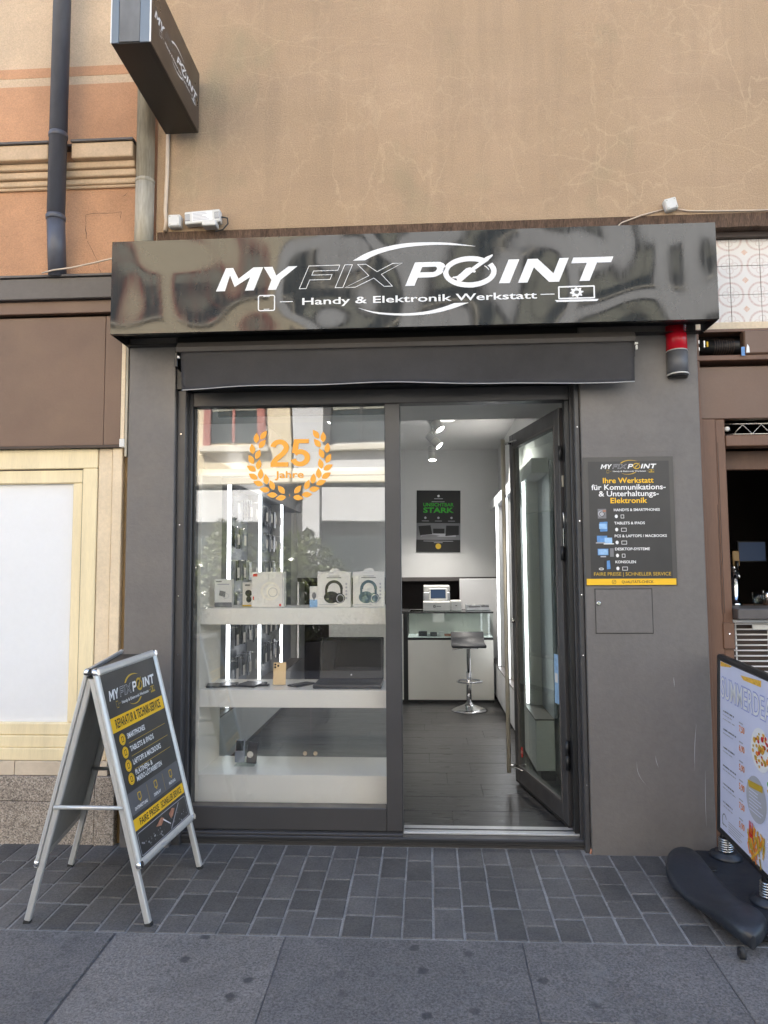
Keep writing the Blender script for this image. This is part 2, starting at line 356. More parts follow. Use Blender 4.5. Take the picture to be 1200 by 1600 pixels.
_tc = {}
def text_mesh(s, bold):
    if (s, bold) in _tc: return _tc[(s, bold)]
    cu = bpy.data.curves.new('t', 'FONT'); cu.body = s; cu.size = 1; cu.offset = bold; cu.resolution_u = 3; cu.fill_mode = 'FRONT'
    o = bpy.data.objects.new('t', cu); COL.objects.link(o); bpy.context.view_layer.update()
    me = bpy.data.meshes.new_from_object(o.evaluated_get(bpy.context.evaluated_depsgraph_get()))
    V = [(v.co.x, v.co.y) for v in me.vertices]; F = [tuple(p.vertices) for p in me.polygons]
    bpy.data.objects.remove(o); bpy.data.curves.remove(cu); bpy.data.meshes.remove(me)
    _tc[(s, bold)] = (V, F); return V, F
CAP = None
class Print:
    """flat print: coloured outlines laid a hair above a surface, local x right, y up, z out"""
    def __init__(s): s.v = []; s.f = []; s.mi = []; s.ms = []
    def _m(s, m):
        if m not in s.ms: s.ms.append(m)
        return s.ms.index(m)
    def raw(s, V, F, m, layer=1):
        b = len(s.v); s.v += [(x, y, layer*.0007) for x, y in V]
        for f in F: s.f.append(tuple(b+i for i in f)); s.mi.append(s._m(m))
    def poly(s, P, m, layer=1): s.raw(P, [tuple(range(len(P)))], m, layer)
    def rect(s, x0, y0, x1, y1, m, layer=1): s.poly([(x0, y0), (x1, y0), (x1, y1), (x0, y1)], m, layer)
    def strip(s, A, B, m, layer=1, closed=False):
        n = len(A); F = [(i, (i+1) % n, n+(i+1) % n, n+i) for i in range(n if closed else n-1)]; s.raw(list(A)+list(B), F, m, layer)
    def ring(s, cx, cy, rx, ry, t, m, layer=1, a0=0, a1=360, n=40):
        k = n if a1-a0 >= 360 else n+1
        A = [(cx+rx*math.cos(R_(a0+(a1-a0)*i/n)), cy+ry*math.sin(R_(a0+(a1-a0)*i/n))) for i in range(k)]
        B = [(cx+(rx-t)*math.cos(R_(a0+(a1-a0)*i/n)), cy+(ry-t)*math.sin(R_(a0+(a1-a0)*i/n))) for i in range(k)]
        s.strip(A, B, m, layer, a1-a0 >= 360)
    def disc(s, cx, cy, rx, m, layer=1, ry=None, n=28): s.poly([(cx+rx*math.cos(2*math.pi*i/n), cy+(ry or rx)*math.sin(2*math.pi*i/n)) for i in range(n)], m, layer)
    def frame(s, x0, y0, x1, y1, t, m, layer=1, r=0):
        def rr(x0, y0, x1, y1, r):
            P = []
            for cx, cy, a in ((x1-r, y1-r, 0), (x0+r, y1-r, 90), (x0+r, y0+r, 180), (x1-r, y0+r, 270)):
                for i in range(5): P.append((cx+r*math.cos(R_(a+i*22.5)), cy+r*math.sin(R_(a+i*22.5))))
            return P
        s.strip(rr(x0, y0, x1, y1, r), rr(x0+t, y0+t, x1-t, y1-t, max(0, r-t)), m, layer, True)
    def outline(s, P, t, m, layer=1):
        n = len(P); ar = sum(P[i][0]*P[(i+1) % n][1]-P[(i+1) % n][0]*P[i][1] for i in range(n)); sg = 1 if ar > 0 else -1; Q = []
        for i in range(n):
            a, b, c = Vector(P[i-1]), Vector(P[i]), Vector(P[(i+1) % n]); d1 = (b-a).normalized(); d2 = (c-b).normalized()
            n1 = Vector((-d1.y, d1.x))*sg; n2 = Vector((-d2.y, d2.x))*sg; h = (n1+n2); h = h/max(.35, h.dot(n1)); q = b+h*t; Q.append((q.x, q.y))
        s.strip(P, Q, m, layer, True)
    def text(s, t, x, y, h, m, w=None, bold=.014, al='l', layer=1, shear=0):
        global CAP
        if CAP is None: CAP = max(v[1] for v in text_mesh('H', 0)[0])
        V, F = text_mesh(t, bold); x0 = min(v[0] for v in V); x1 = max(v[0] for v in V); ky = h/CAP; kx = w/(x1-x0) if w else ky; W = (x1-x0)*kx
        ox = x-(0 if al == 'l' else W/2 if al == 'c' else W)
        s.raw([(ox+(v[0]-x0)*kx+shear*v[1]*ky, y+v[1]*ky) for v in V], F, m, layer)
    def add(s, other, sx, sy, ox, oy, remap=None, layer=0):
        b = len(s.v); s.v += [(x*sx+ox, y*sy+oy, z+layer*.0007) for x, y, z in other.v]
        for f, i in zip(other.f, other.mi):
            mm = other.ms[i]; s.f.append(tuple(b+q for q in f)); s.mi.append(s._m((remap or {}).get(mm, mm)))
    def build(s, name, parent, mtx):
        me = bpy.data.meshes.new('m'); me.from_pydata(s.v, [], s.f)
        for p, i in zip(me.polygons, s.mi): p.material_index = i
        return link(name, me, s.ms, parent, mtx)

def make_logo(stroke=.0028, fine=True):
    """the shop's word mark, in metres as on the big sign, origin at the M's foot"""
    L = Print(); h = .117; SH = .42
    def sh(P): return [(u+SH*v, v) for u, v in P]
    W = 'logo_a'
    L.poly(sh([(0, 0), (0, h), (.036, h), (.087, .061), (.138, h), (.187, h), (.190, 0), (.146, 0), (.143, .068), (.085, .020), (.036, .080), (.045, 0)]), W)
    L.poly(sh([(.190, h), (.234, h), (.272, .072), (.313, h), (.359, h), (.303, .050), (.301, 0), (.260, 0), (.257, .050)]), W)
    for P in ([(.415, 0), (.415, h), (.572, h), (.572, .088), (.452, .088), (.452, .070), (.553, .070), (.553, .043), (.452, .043), (.452, 0)],
              [(.593, 0), (.593, h), (.634, h), (.634, 0)],
              [(.642, 0), (.695, 0), (.768, .043), (.836, 0), (.880, 0), (.800, .062), (.880, h), (.829, h), (.770, .078), (.699, h), (.655, h), (.735, .058)]):
        L.outline(sh(P), stroke, 'logo_o')
    A = [(.94, 0), (.94, h)]+[(1.05+.052*math.cos(R_(90-i*18)), .0785+.0385*math.sin(R_(90-i*18))) for i in range(11)]+[(.985, .040), (.985, 0)]
    B = [(.985, .0661)]+[(1.046+.016*math.cos(R_(-90+i*18)), .0795+.0135*math.sin(R_(-90+i*18))) for i in range(11)]+[(.985, .0931)]
    L.poly(sh([(.94, 0), (.985, 0), (.985, h), (.94, h)]), W)
    out = [(.985, h)]+[(1.05+.052*math.cos(R_(90-i*18)), .0785+.0385*math.sin(R_(90-i*18))) for i in range(11)]+[(.985, .040)]
    inn = [(.985, .0931)]+[(1.046+.016*math.cos(R_(90-i*18)), .0795+.0135*math.sin(R_(90-i*18))) for i in range(11)]+[(.985, .0661)]
    L.strip(sh(out), sh(inn), W)
    L.ring(1.255, .062, .130, .079, .026, 'logo_b', a0=57, a1=393)
    L.ring(1.255, .062, .095, .046, .004, 'logo_b', a0=10, a1=40, n=8)
    q = lambda a, b: (.94+(a-10)*.000876, (281-b)*.000854)
    L.poly([q(380, 186), q(396, 200), q(470, 148), q(499, 118), q(496, 110), q(462, 124)], 'logo_b', 2)
    L.poly([q(350, 188), q(372, 182), q(386, 190), q(404, 206), q(398, 214), q(384, 212), q(322, 265), q(300, 260), q(296, 246), q(272, 243), q(276, 235), q(300, 232)], 'logo_b', 2)
    L.poly(sh([(1.395, 0), (1.447, 0), (1.447, h), (1.395, h)]), W)
    L.poly(sh([(1.487, 0), (1.487, h), (1.535, h), (1.640, .042), (1.640, h), (1.684, h), (1.684, 0), (1.636, 0), (1.533, .075), (1.533, 0)]), W)
    L.poly(sh([(1.706, h), (1.896, h), (1.896, .089), (1.829, .089), (1.829, 0), (1.781, 0), (1.781, .089), (1.706, .089)]), W)
    def cres(o, i): # smooth crescent between two polylines with matching ends
        def rs(P, n=18):
            P = [Vector(p) for p in P]; out = []
            for k in range(n+1):
                t = k/n*(len(P)-1); j = min(int(t), len(P)-2); f = t-j; p0, p1, p2, p3 = P[max(j-1, 0)], P[j], P[j+1], P[min(j+2, len(P)-1)]
                v = .5*((2*p1)+(p2-p0)*f+(2*p0-5*p1+4*p2-p3)*f*f+(-p0+3*p1-3*p2+p3)*f**3); out.append((v.x, v.y))
            return out
        L.strip(rs(o), rs(i), 'logo_b')
    cres([(.683, .136), (.75, .172), (.833, .198), (.955, .2165), (1.133, .2135), (1.285, .19)], [(.744, .136), (.80, .163), (.88, .185), (.98, .199), (1.12, .2025), (1.285, .189)])
    cres([(.711, -.105), (.80, -.135), (.931, -.148), (1.05, -.144), (1.15, -.125), (1.248, -.092)], [(.711, -.104), (.80, -.127), (.931, -.137), (1.04, -.130), (1.12, -.112), (1.178, -.092)])
    L.frame(.211, -.107, .297, -.025, .0055, 'logo_b', r=.011); L.rect(.238, -.034, .27, -.030, 'logo_b'); L.rect(.240, -.099, .268, -.096, 'logo_b')
    L.rect(.321, -.064, .385, -.060, 'logo_b')
    L.text('Handy & Elektronik Werkstatt', .432, -.080, .033, W, 1.145, .012)
    L.rect(1.594, -.063, 1.66, -.059, 'logo_b')
    L.frame(1.678, -.088, 1.853, -.023, .007, 'logo_b', r=.006); L.poly([(1.662, -.091), (1.87, -.091), (1.862, -.101), (1.67, -.101)], 'logo_b')
    cx, cy = 1.766, -.055; G = []
    for i in range(32):
        r = .026 if (i % 4) in (0, 1) else .019; a = 2*math.pi*i/32; G.append((cx+1.25*r*math.cos(a), cy+r*math.sin(a)))
    I = [(cx+.0115*math.cos(2*math.pi*i/32), cy+.009*math.sin(2*math.pi*i/32)) for i in range(32)]
    L.strip(G, I, 'logo_b', closed=True)
    return L
LOGO = make_logo()
LOGO_THIN = make_logo(.007)

# ================================================================== ground
SL = .05; SA = math.atan(SL)                     # the pavement falls away from the shop
bm = bmesh.new()
X0, X1 = -40, 40; EDGE = -.768
rows = [(.35, .35*SL-.0045), (EDGE, EDGE*SL-.0045), (-4.0, -4*SL-.0045), (-70, -4*SL-.0045)]
vv = [[bm.verts.new((x, y, z)) for x in (X0, X1)] for y, z in rows]
for i in range(3): f = bm.faces.new((vv[i][0], vv[i+1][0], vv[i+1][1], vv[i][1])); f.material_index = min(i, 1)
pavement = struct(link('pavement', mesh(bm), ['mortar', 'slab']))
def piece_mesh(lx, ly, h, m, bev, jit=0):
    bm = bmesh.new(); bm_box(bm, (-lx/2, lx/2), (-ly/2, ly/2), (-h, 0), bev)
    me = mesh(bm); me.materials.append(M[m]); return me
LENS = (.125, .15, .175, .205)
PM = {L: [piece_mesh(.1135+random.uniform(-.002, .002), L-.006, .02, 'paver', .0035) for _ in range(2)] for L in LENS}
n = 0
for c in range(-19, 18):
    x = .01+.1215*(c+.5); y = .10 if x < -1.55 or x > 1.376 else (-.002 if not (-1.31 < x < .785) else .05)
    if x < -1.56: y = .03
    while y > EDGE+.02:
        rest = y-EDGE; L = random.choice(LENS)
        if rest-L < .09: L = min(LENS, key=lambda q: abs(q-rest))
        o = bpy.data.objects.new('paver', random.choice(PM[L])); COL.objects.link(o); o.parent = pavement
        yc = y-L/2; o.scale = (1, min(1.0, rest/L) if rest-L < .05 else 1, 1)
        if rest-L < .05: yc = y-rest/2; o.scale.y = (rest-.004)/L; L = rest
        o.location = (x+random.uniform(-.0015, .0015), yc, yc*SL+random.uniform(-.0015, .0008)); o.rotation_euler = (SA+random.uniform(-.004, .004), random.uniform(-.006, .006), random.uniform(-.006, .006))
        y -= L; n += 1
boxes('joint_bed', [((-9, 9), (-2.9, EDGE-.003), (-.1, -.1+.001))], 'slab_joint', pavement, 0)
jb = [o for o in pavement.children if o.name.startswith('joint_bed')][0]
for v in jb.data.vertices: v.co.z = v.co.y*SL-.0042
xs = [-3.3, -2.2, -1.241, -.565, .347, 1.028, 1.95, 2.9]; gaps = {-1.241: .009}
ymid = {0: -1.42, 1: -1.55, 2: -1.62, 3: -1.50, 4: -1.222, 5: -1.40, 6: -1.5}
for i in range(7):
    for (ya, yb) in ((EDGE-.006, ymid[i]), (ymid[i]-.006, -2.2)):
        xa = xs[i]+gaps.get(xs[i], .004)/2; xb = xs[i+1]-gaps.get(xs[i+1], .004)/2
        me = piece_mesh(xb-xa, ya-yb, .03, 'slab', .0025)
        o = bpy.data.objects.new('stone_slab', me); COL.objects.link(o); o.parent = pavement
        yc = (ya+yb)/2; o.location = ((xa+xb)/2, yc, yc*SL+random.uniform(-.001, .001)); o.rotation_euler = (SA, random.uniform(-.001, .001), 0)

# ================================================================== shop building
TOPZ = 9.0
sb = thing('shop_building', 'tan plastered house wall with cracks above the dark grey shopfront', 'building', (0, .2, 0))
bm = bmesh.new()
bm_box(bm, (-1.43, 6.0), (0, .35), (3.19, TOPZ)); wall = link('upper_wall', mesh(bm), 'stucco', sb)
box('wall_return', (-1.43, -1.425), (.002, .30), (2.6, 3.19), 'stucco', sb, 0)
box('roof', (-1.43, 6.0), (.352, 9), (TOPZ-.3, TOPZ), 'stucco', sb, 0); box('rear_wall', (-1.43, 6), (8.7, 9), (0, TOPZ-.302), 'stucco', sb, 0)
# broken lower edge of the plaster
bm = bmesh.new(); random.seed(3)
x = -1.42
bot = []
while x < 2.6:
    bot.append((x, 3.12+random.uniform(-.006, .006))); x += .03
top = [(a, 3.192) for a, b in bot]
A = [bm.verts.new((a, .004+random.uniform(0, .006), b)) for a, b in bot]; B = [bm.verts.new((a, .001, b)) for a, b in top]
A2 = [bm.verts.new((a, .08, b)) for a, b in bot]
for i in range(len(A)-1): bm.faces.new((A[i], A[i+1], B[i+1], B[i])); bm.faces.new((A2[i], A2[i+1], A[i+1], A[i]))
link('broken_plaster_edge', mesh(bm), 'wall_edge', sb)
box('wall_core', (-1.43, 1.376), (.03, .33), (2.62, 3.188), 'grey_render', sb, 0)
box('pillar', (-1.562, -1.310), (0, .30), (-.05, 2.619), 'grey_render', sb, .004)
box('pillar', (.785, 1.376), (0, .30), (-.05, 2.619), 'grey_render', sb, .004)
box('lintel', (-1.309, .784), (.012, .30), (2.335, 2.618), 'anthracite_dark', sb, .002)
# flush access hatch in the right pillar
hp = box('access_hatch', (.834, 1.108), (-.0035, .004), (1.062, 1.276), 'grey_render', sb, .001)
boxes('hatch_gap', [((.8305, .8335), (-.0012, .003), (1.058, 1.28)), ((1.1085, 1.1115), (-.0012, .003), (1.058, 1.28)), ((.8305, 1.1115), (-.0012, .003), (1.058, 1.0615)), ((.8305, 1.1115), (-.0012, .003), (1.2765, 1.28))], 'black_metal', hp, 0)
lk = lathe('lock', [(.011, 0), (.011, .004), (.008, .006)], (0, 0, 0), 'chrome', hp, 16, Matrix.Translation(Vector((.848, -.0035, 1.208))-WL[hp]) @ Matrix.Rotation(R_(90), 4, 'X'))
box('keyhole', (-.0015, .0015), (-.004, .004), (.0062, .0066), 'black_metal', hp, 0, Matrix.Translation(Vector((.848, -.0035, 1.208))-WL[hp]) @ Matrix.Rotation(R_(90), 4, 'X'))
# pale scratches in the paint of the pillar
for (x0, z0, x1, z1, b) in ((1.01, .44, 1.07, .31, .02), (1.10, .47, 1.115, .41, .003), (1.30, .62, 1.285, .40, .004), (1.335, .40, 1.33, .14, .003), (1.20, .85, 1.203, .80, 0), (1.02, 1.262, 1.03, 1.258, 0)):
    A = []; B = []; sc = Print()
    for i in range(9):
        t = i/8; xx = x0+(x1-x0)*t-b*math.sin(math.pi*t); zz = z0+(z1-z0)*t; wd = .0011*math.sin(math.pi*min(.95, max(.06, t))); A.append((xx-wd, zz)); B.append((xx+wd, zz-.001))
    sc.strip(A, B, 'ink_mid'); sc.build('paint_scratch', sb, Matrix.Translation(-WL[sb]) @ axes((0, -.0005, 0), (1, 0, 0), (0, 0, 1)))

# ================================================================== shopfront (frame, pane, door)
sf = thing('shopfront', 'anthracite aluminium shopfront with one display window and a door standing open', 'shopfront', (-.26, .12, 0))
F0, F1 = .085, .165
box('jamb', (-1.309, -1.243), (F0, F1), (.0, 2.334), 'anthracite', sf, .004)
boxes('jamb_bead', [((-1.243, -1.232), (F0+.02, F1), (.176, 2.252))], 'black_metal', sf, .002)
box('jamb_cover', (-1.3085, -1.262), (.03, F0-.002), (-.02, 2.334), 'anthracite', sf, .004)
box('jamb', (.747, .7835), (F0, F1), (.0, 2.334), 'anthracite', sf, .004)
box('jamb_cover', (.758, .7835), (.02, F0-.002), (-.02, 2.334), 'anthracite', sf, .004)
box('hinge_gap_shade', (.7225, .7465), (.095, .16), (.062, 2.255), 'black_metal', sf, .002)  # solid black strip painting the shade of the gap beside the hinges
box('mullion', (-.2165, -.134), (F0-.002, F1), (.0615, 2.255), 'anthracite', sf, .004)
box('head_rail', (-1.2425, .7465), (F0-.001, F1), (2.256, 2.334), 'anthracite', sf, .004)
box('bottom_rail', (-1.2425, -.217), (F0, F1), (.0615, .175), 'anthracite', sf, .004)
boxes('sill', [((-1.309, .7835), (.045, F1+.02), (.018, .0475)), ((-1.309, .7835), (.06, .16), (-.045, .0175)), ((-1.309, -.134), (.052, F0-.001), (.048, .061))], 'anthracite', sf, .003)
box('sill_edge', (-1.30, .775), (.0415, .0445), (.026, .040), 'anthracite_dark', sf, .001)
box('threshold', (-.1335, .7465), (F0+.012, .20), (.048, .0585), 'alu', sf, .002)
box('threshold_groove', (-.13, .74), (.135, .150), (.0588, .060), 'black_metal', sf, 0)
box('window_pane', (-1.2435, -.2175), (.118, .128), (.172, 2.259), 'window_glass', sf, 0)
box('shadow_strip', (-1.13, -.217), (.16, .175), (2.215, 2.2555), 'black_metal', sf, .001)  # solid black strip standing in for shadow under the head rail
for i, (x, z) in enumerate([(x, z) for x in (-1.287, .771) for z in (.32, .95, 1.25, 1.62, 2.1)]):
    lathe('screw', [(.004, 0), (.003, .002)], (0, 0, 0), 'chrome', sf, 8, Matrix.Translation(Vector((x, .0295 if x < 0 else .0195, z))-WL[sf]) @ Matrix.Rotation(R_(90), 4, 'X'))
# door leaf, hinged right, swung inwards
ang = Vector((-.165, .815, 0)).normalized(); HX, HY = .728, .185
nrm = Vector((-ang.y, ang.x, 0))
DM = Matrix.Translation(-WL[sf]) @ axes((HX, HY, .072), ang, nrm)
W_, H_ = .845, 2.165; S_ = .068
bm = bmesh.new()
for b in (((0, S_), (-.022, .022), (0, H_)), ((W_-S_, W_), (-.022, .022), (0, H_)), ((S_+.0005, W_-S_-.0005), (-.0215, .0215), (0, .1)), ((S_+.0005, W_-S_-.0005), (-.0215, .0215), (H_-.09, H_))): bm_box(bm, *b, .003)
for b in (((S_-.001, S_+.012), (-.012, .025), (.09, H_-.08)), ((W_-S_-.010, W_-S_+.001), (-.012, .025), (.09, H_-.08)), ((S_, W_-S_), (-.012, .025), (.09, .104)), ((S_, W_-S_), (-.012, .025), (H_-.094, H_-.08))): bm_box(bm, *b, .002, 1)
door = link('door', mesh(bm), ['anthracite', 'gutter_metal'], sf, DM)
I4 = Matrix.Identity(4)
box('pane', (S_-.005, W_-S_+.005), (.006, .016), (.095, H_-.085), 'door_glass', door, 0, I4)
tube('handle_bar', [(W_-.035, .075, .05), (W_-.035, .075, H_-.03)], .0135, 'brushed_brass', door, 14, I4)
for z in (.09, H_-.055):
    bm = bmesh.new(); bm_tube(bm, [(W_-.035, .022, z), (W_-.035, .074, z)], .008, 8); bm_tube(bm, [(W_-.16, .024, z), (W_-.035, .072, z)], .005, 8)
    link('handle_bracket', mesh(bm), 'steel', door, I4)
box('door_seal', (.002, W_-.002), (-.02, .02), (-.012, -.0005), 'rubber', door, 0, I4)
for z in (.28, .35, 1.35, 1.88):
    lathe('hinge', [(.011, 0), (.011, .075)], (-.012, .022, z), 'black_metal', door, 12, I4)
box('closer_plate', (-.0045, -.0005), (-.015, .012), (1.42, 1.52), 'steel', door, .001, I4)
box('latch_plate', (-.0045, -.0005), (-.012, .012), (1.74, 1.80), 'brushed_brass', door, .001, I4)
tube('stay_arm', [(-.003, .0, 1.5), (-.03, .02, 1.60)], .004, 'steel', door, 8, I4)
cy = lathe('lock_cylinder', [(.013, 0), (.013, .018)], (0, 0, 0), 'steel', door, 14, Matrix.Translation((W_-.034, .022, .98)) @ Matrix.Rotation(R_(-90), 4, 'X'))
sp_ = Print(); sp_.disc(0, 0, .020, 'ink_red', 1, .033); sp_.rect(-.012, -.006, .012, -.002, 'ink_white', 2); sp_.rect(-.012, .004, .012, .008, 'ink_white', 2)
sp_.build('round_sticker', door, axes((W_-S_-.05, .0165, .19), (-1, 0, 0), (0, 0, 1)))
sp_ = Print(); sp_.rect(-.03, -.13, .03, .13, 'ink_lightblue', 1); sp_.rect(-.02, -.02, .02, .03, 'ink_white', 2); sp_.build('door_sticker', door, axes((S_+.06, .0165, .72), (-1, 0, 0), (0, 0, 1)))

# ================================================================== neighbour on the left
nl = thing('corner_house', 'orange and cream plastered house with brown shop panels left of the shop', 'building', (-2.6, .1, 0))
XL, XR = -8.0, -1.545
box('upper_wall', (XL, XR), (.03, .35), (4.17, TOPZ), 'pale_plaster', nl, 0)
box('painted_band', (XL, XR), (.0285, .35), (4.115, 4.1695), 'orange_plaster', nl, 0)
box('painted_band', (XL, XR), (.030, .35), (4.066, 4.1145), 'pale_plaster', nl, 0)
box('middle_wall', (XL, XR), (.029, .35), (3.60, 4.0655), 'orange_plaster', nl, 0)
box('lower_wall', (XL, XR), (.030, .35), (2.93, 3.5995), 'orange_plaster', nl, 0)
box('house_core', (XL, XR-.02), (.12, .4), (0, 2.9295), 'brown_dark', nl, 0); box('roof', (XL, XR), (.352, 9), (TOPZ-.3, TOPZ), 'brown_dark', nl, 0)
PX = -1.945
for xa, xb in ((XL, PX-.064), (PX+.062, XR)):
    box('ledge_flashing', (xa, xb+.004), (-.068, .029), (3.676, 3.690), 'gutter_metal', nl, .002)
    box('ledge', (xa, xb), (-.058, .0288), (3.59, 3.6755), 'cornice_stone', nl, .008, None, 2)
for y_, za, zb in ((-.026, 3.552, 3.5895), (-.010, 3.512, 3.5515), (.008, 3.478, 3.5115), (.016, 3.46, 3.4775)): box('moulding', (XL, XR), (y_, .0285), (za, zb), 'cornice_stone', nl, .010, None, 3)
boxes('flashing_strip', [((PX-.0595, PX+.0575), (-.026, .028), (3.676, 3.690))], 'gutter_metal', nl, .001)
pt = Print(); random.seed(5)
def crack(pts, wd=.0022):
    A = []; B = []
    for i in range(len(pts)-1):
        for k in range(5):
            t = k/5; x = pts[i][0]+(pts[i+1][0]-pts[i][0])*t+random.uniform(-.003, .003); z = pts[i][1]+(pts[i+1][1]-pts[i][1])*t+random.uniform(-.003, .003)
            q = wd*random.uniform(.4, 1); A.append((x-q*.7, z-q*.7)); B.append((x+q*.7, z+q*.7))
    pt.strip(A, B, 'brown_dark')
crack([(-1.83, 3.18), (-1.835, 3.32), (-1.64, 3.325), (-1.645, 3.27)]); crack([(-1.82, 3.17), (-1.76, 3.05), (-1.74, 2.97)], .0014); crack([(-1.63, 3.41), (-1.60, 3.44)], .002)
pt.build('plaster_crack', nl, Matrix.Translation(-WL[nl]) @ axes((0, .0298, 0), (1, 0, 0), (0, 0, 1)))
# brown fascia with a gutter board
box('fascia_flashing', (XL, -1.575), (-.05, .03), (2.942, 2.955), 'gutter_metal', nl, .002)
box('fascia_board', (XL, -1.578), (-.04, .03), (2.825, 2.940), 'gutter_metal', nl, .004)
box('fascia_strip', (XL, -1.59), (-.012, .03), (2.755, 2.823), 'brown_panel', nl, .003)
box('brown_panel', (XL, -1.70), (.012, .05), (2.045, 2.742), 'brown_panel', nl, .002)
box('brown_panel', (-1.698, -1.608), (.010, .05), (2.045, 2.742), 'brown_panel', nl, .002)
box('panel_lip', (XL, -1.606), (.004, .04), (2.030, 2.0445), 'brown_dark', nl, .001)
box('corner_strip', (-1.604, -1.582), (.0, .05), (2.075, 2.753), 'cream_trim', nl, .002)
box('corner_cap', (-1.606, -1.578), (-.006, .05), (2.030, 2.0745), 'white_plastic', nl, .003)
box('metal_corner', (-1.578, -1.566), (-.004, .06), (1.98, 2.8), 'zinc', nl, .001)
# cream timber window with a white blind
fr = box('window_board', (XL, -1.735), (.03, .10), (1.925, 2.0295), 'cream_wood', nl, .004)
box('window_board', (-1.815, -1.735), (.0305, .10), (.41, 1.9245), 'cream_wood', nl, .004)
box('window_frame', (XL, -1.8155), (.042, .10), (1.848, 1.9245), 'cream_wood', nl, .006)
box('window_frame', (-1.872, -1.8155), (.042, .10), (.60, 1.8475), 'cream_wood', nl, .006)
box('window_frame', (XL, -1.8155), (.042, .10), (.535, .5995), 'cream_wood', nl, .006)
box('frame_groove', (XL, -1.8160), (.040, .0415), (1.918, 1.9225), 'brown_dark', nl, 0); box('frame_groove', (-1.8195, -1.8160), (.040, .0415), (.535, 1.9175), 'brown_dark', nl, 0)
box('sill_board', (XL, -1.8155), (.034, .10), (.475, .5345), 'cream_wood', nl, .004)
box('sill_board', (XL, -1.8155), (.022, .10), (.412, .4745), 'cream_wood', nl, .004)
box('blind', (XL, -1.8725), (.066, .09), (.60, 1.8475), 'blind_white', nl, 0)
box('groove', (-1.7345, -1.731), (.05, .10), (.41, 2.0295), 'brown_dark', nl, 0)
box('pilaster', (-1.7305, -1.655), (.034, .10), (.412, 2.0295), 'cream_trim', nl, .003)
box('groove', (-1.6545, -1.651), (.055, .10), (.41, 2.0295), 'brown_dark', nl, 0)
box('corner_board', (-1.6505, -1.598), (.022, .10), (.412, 2.0295), 'cream_trim', nl, .003)
box('side_board', (-1.5975, -1.5625), (.05, .11), (-.02, 2.05), 'gold_brown', nl, .002)
x = -3.6
while x < -1.66:
    xb = min(x+.245, -1.60); box('skirting_tile', (x+.0015, xb-.0015), (.020, .10), (.339, .4105), 'ceramic', nl, .002); x += .245
for xa, xb in ((-3.65, -3.03), (-3.03, -2.33), (-2.33, -1.70)):
    for za, zb in ((-.03, .21), (.2125, .337)): box('granite_block', (xa+.001, xb-.001), (.012+random.uniform(0, .003), .10), (za, zb), 'granite', nl, .003)
box('granite_block', (-1.699, -1.598), (.010, .10), (-.03, .337), 'granite', nl, .003)

dp = thing('drainpipe', 'dark blue grey metal drainpipe crossing the cornice of the orange house', 'pipe', (PX, -.078, 2.955))
tube('pipe', [(PX-.012, -.022, 2.953), (PX, -.078, 3.25)], .046, 'drainpipe_paint', dp, 20)
tube('pipe', [(PX, -.078, 3.2505), (PX, -.078, TOPZ-.5)], .0455, 'drainpipe_paint', dp, 20)
lathe('pipe_collar', [(.047, 0), (.0505, .006), (.0505, .022), (.047, .028)], (PX, -.078, 3.236), 'drainpipe_paint', dp, 20)
lathe('pipe_collar', [(.047, 0), (.0495, .006), (.0495, .022), (.047, .028)], (PX, -.078, 3.69), 'drainpipe_paint', dp, 20)
zp = thing('zinc_downpipe', 'weathered pale zinc downpipe between the orange house and the tan wall', 'pipe', (-1.488, -.02, 3.04))
tube('pipe', [(-1.488, -.022, 3.04), (-1.488, -.022, 3.46)], .049, 'zinc', zp, 20); tube('pipe', [(-1.488, -.022, 3.4605), (-1.488, -.022, TOPZ-.5)], .0475, 'zinc', zp, 20)
lathe('pipe_collar', [(.049, 0), (.052, .005), (.052, .016), (.049, .02)], (-1.488, -.022, 3.45), 'zinc', zp, 20)

# ================================================================== neighbour on the right
nr = thing('bar_building', 'brown framed bar front with patterned tiles right of the shop', 'building', (1.9, .1, 0))
RX = 3.4
T = .1545
tm = bmesh.new(); bm_box(tm, (-T/2+.0012, T/2-.0012), (-.004, .004), (-T/2+.0012, T/2-.0012), .001); tme = mesh(tm); tme.materials.append(M['decor_tile'])
box('tile_bed', (1.385, RX), (.10, .16), (2.645, 3.092), 'mortar', nr, 0)
for i in range(12):
    for j in range(3):
        z0 = 2.645+(j-.03)*T; zc = z0+T/2
        if zc+T/2 > 3.15: continue
        o = bpy.data.objects.new('decor_tile', tme); COL.objects.link(o); o.parent = nr
        o.location = Vector((1.5155+i*T, .096+random.uniform(-.0006, .0006), zc))-WL[nr]
        if zc+T/2 > 3.092: o.scale.z = (3.0915-z0)/T; o.location.z = (3.0915+z0)/2-WL[nr].z
boxes('gap_shade_strip', [((1.378, RX), (.06, .12), (3.0925, 3.118))], 'brown_dark', nr, 0)  # solid dark strip, its colour stands for the shaded gap over the tiles
box('cream_strip', (1.378, RX), (.075, .14), (2.605, 2.6445), 'cream_trim', nr, .002)
box('shutter_top', (1.378, RX), (.06, .14), (2.588, 2.6045), 'brown_frame', nr, .002)
box('shutter_cover', (1.625, RX), (.035, .09), (2.465, 2.587), 'brown_panel', nr, .006)
tube('shutter_roller', [(1.40, .13, 2.53), (2.2, .13, 2.53)], .042, 'black_plastic', nr, 16)
bm = bmesh.new()
for i in range(9): bm_tube(bm, [(1.50+i*.012, .13, 2.53), (1.504+i*.012, .13, 2.53)], .0445, 14)
link('roller_ribs', mesh(bm), 'brown_dark', nr)
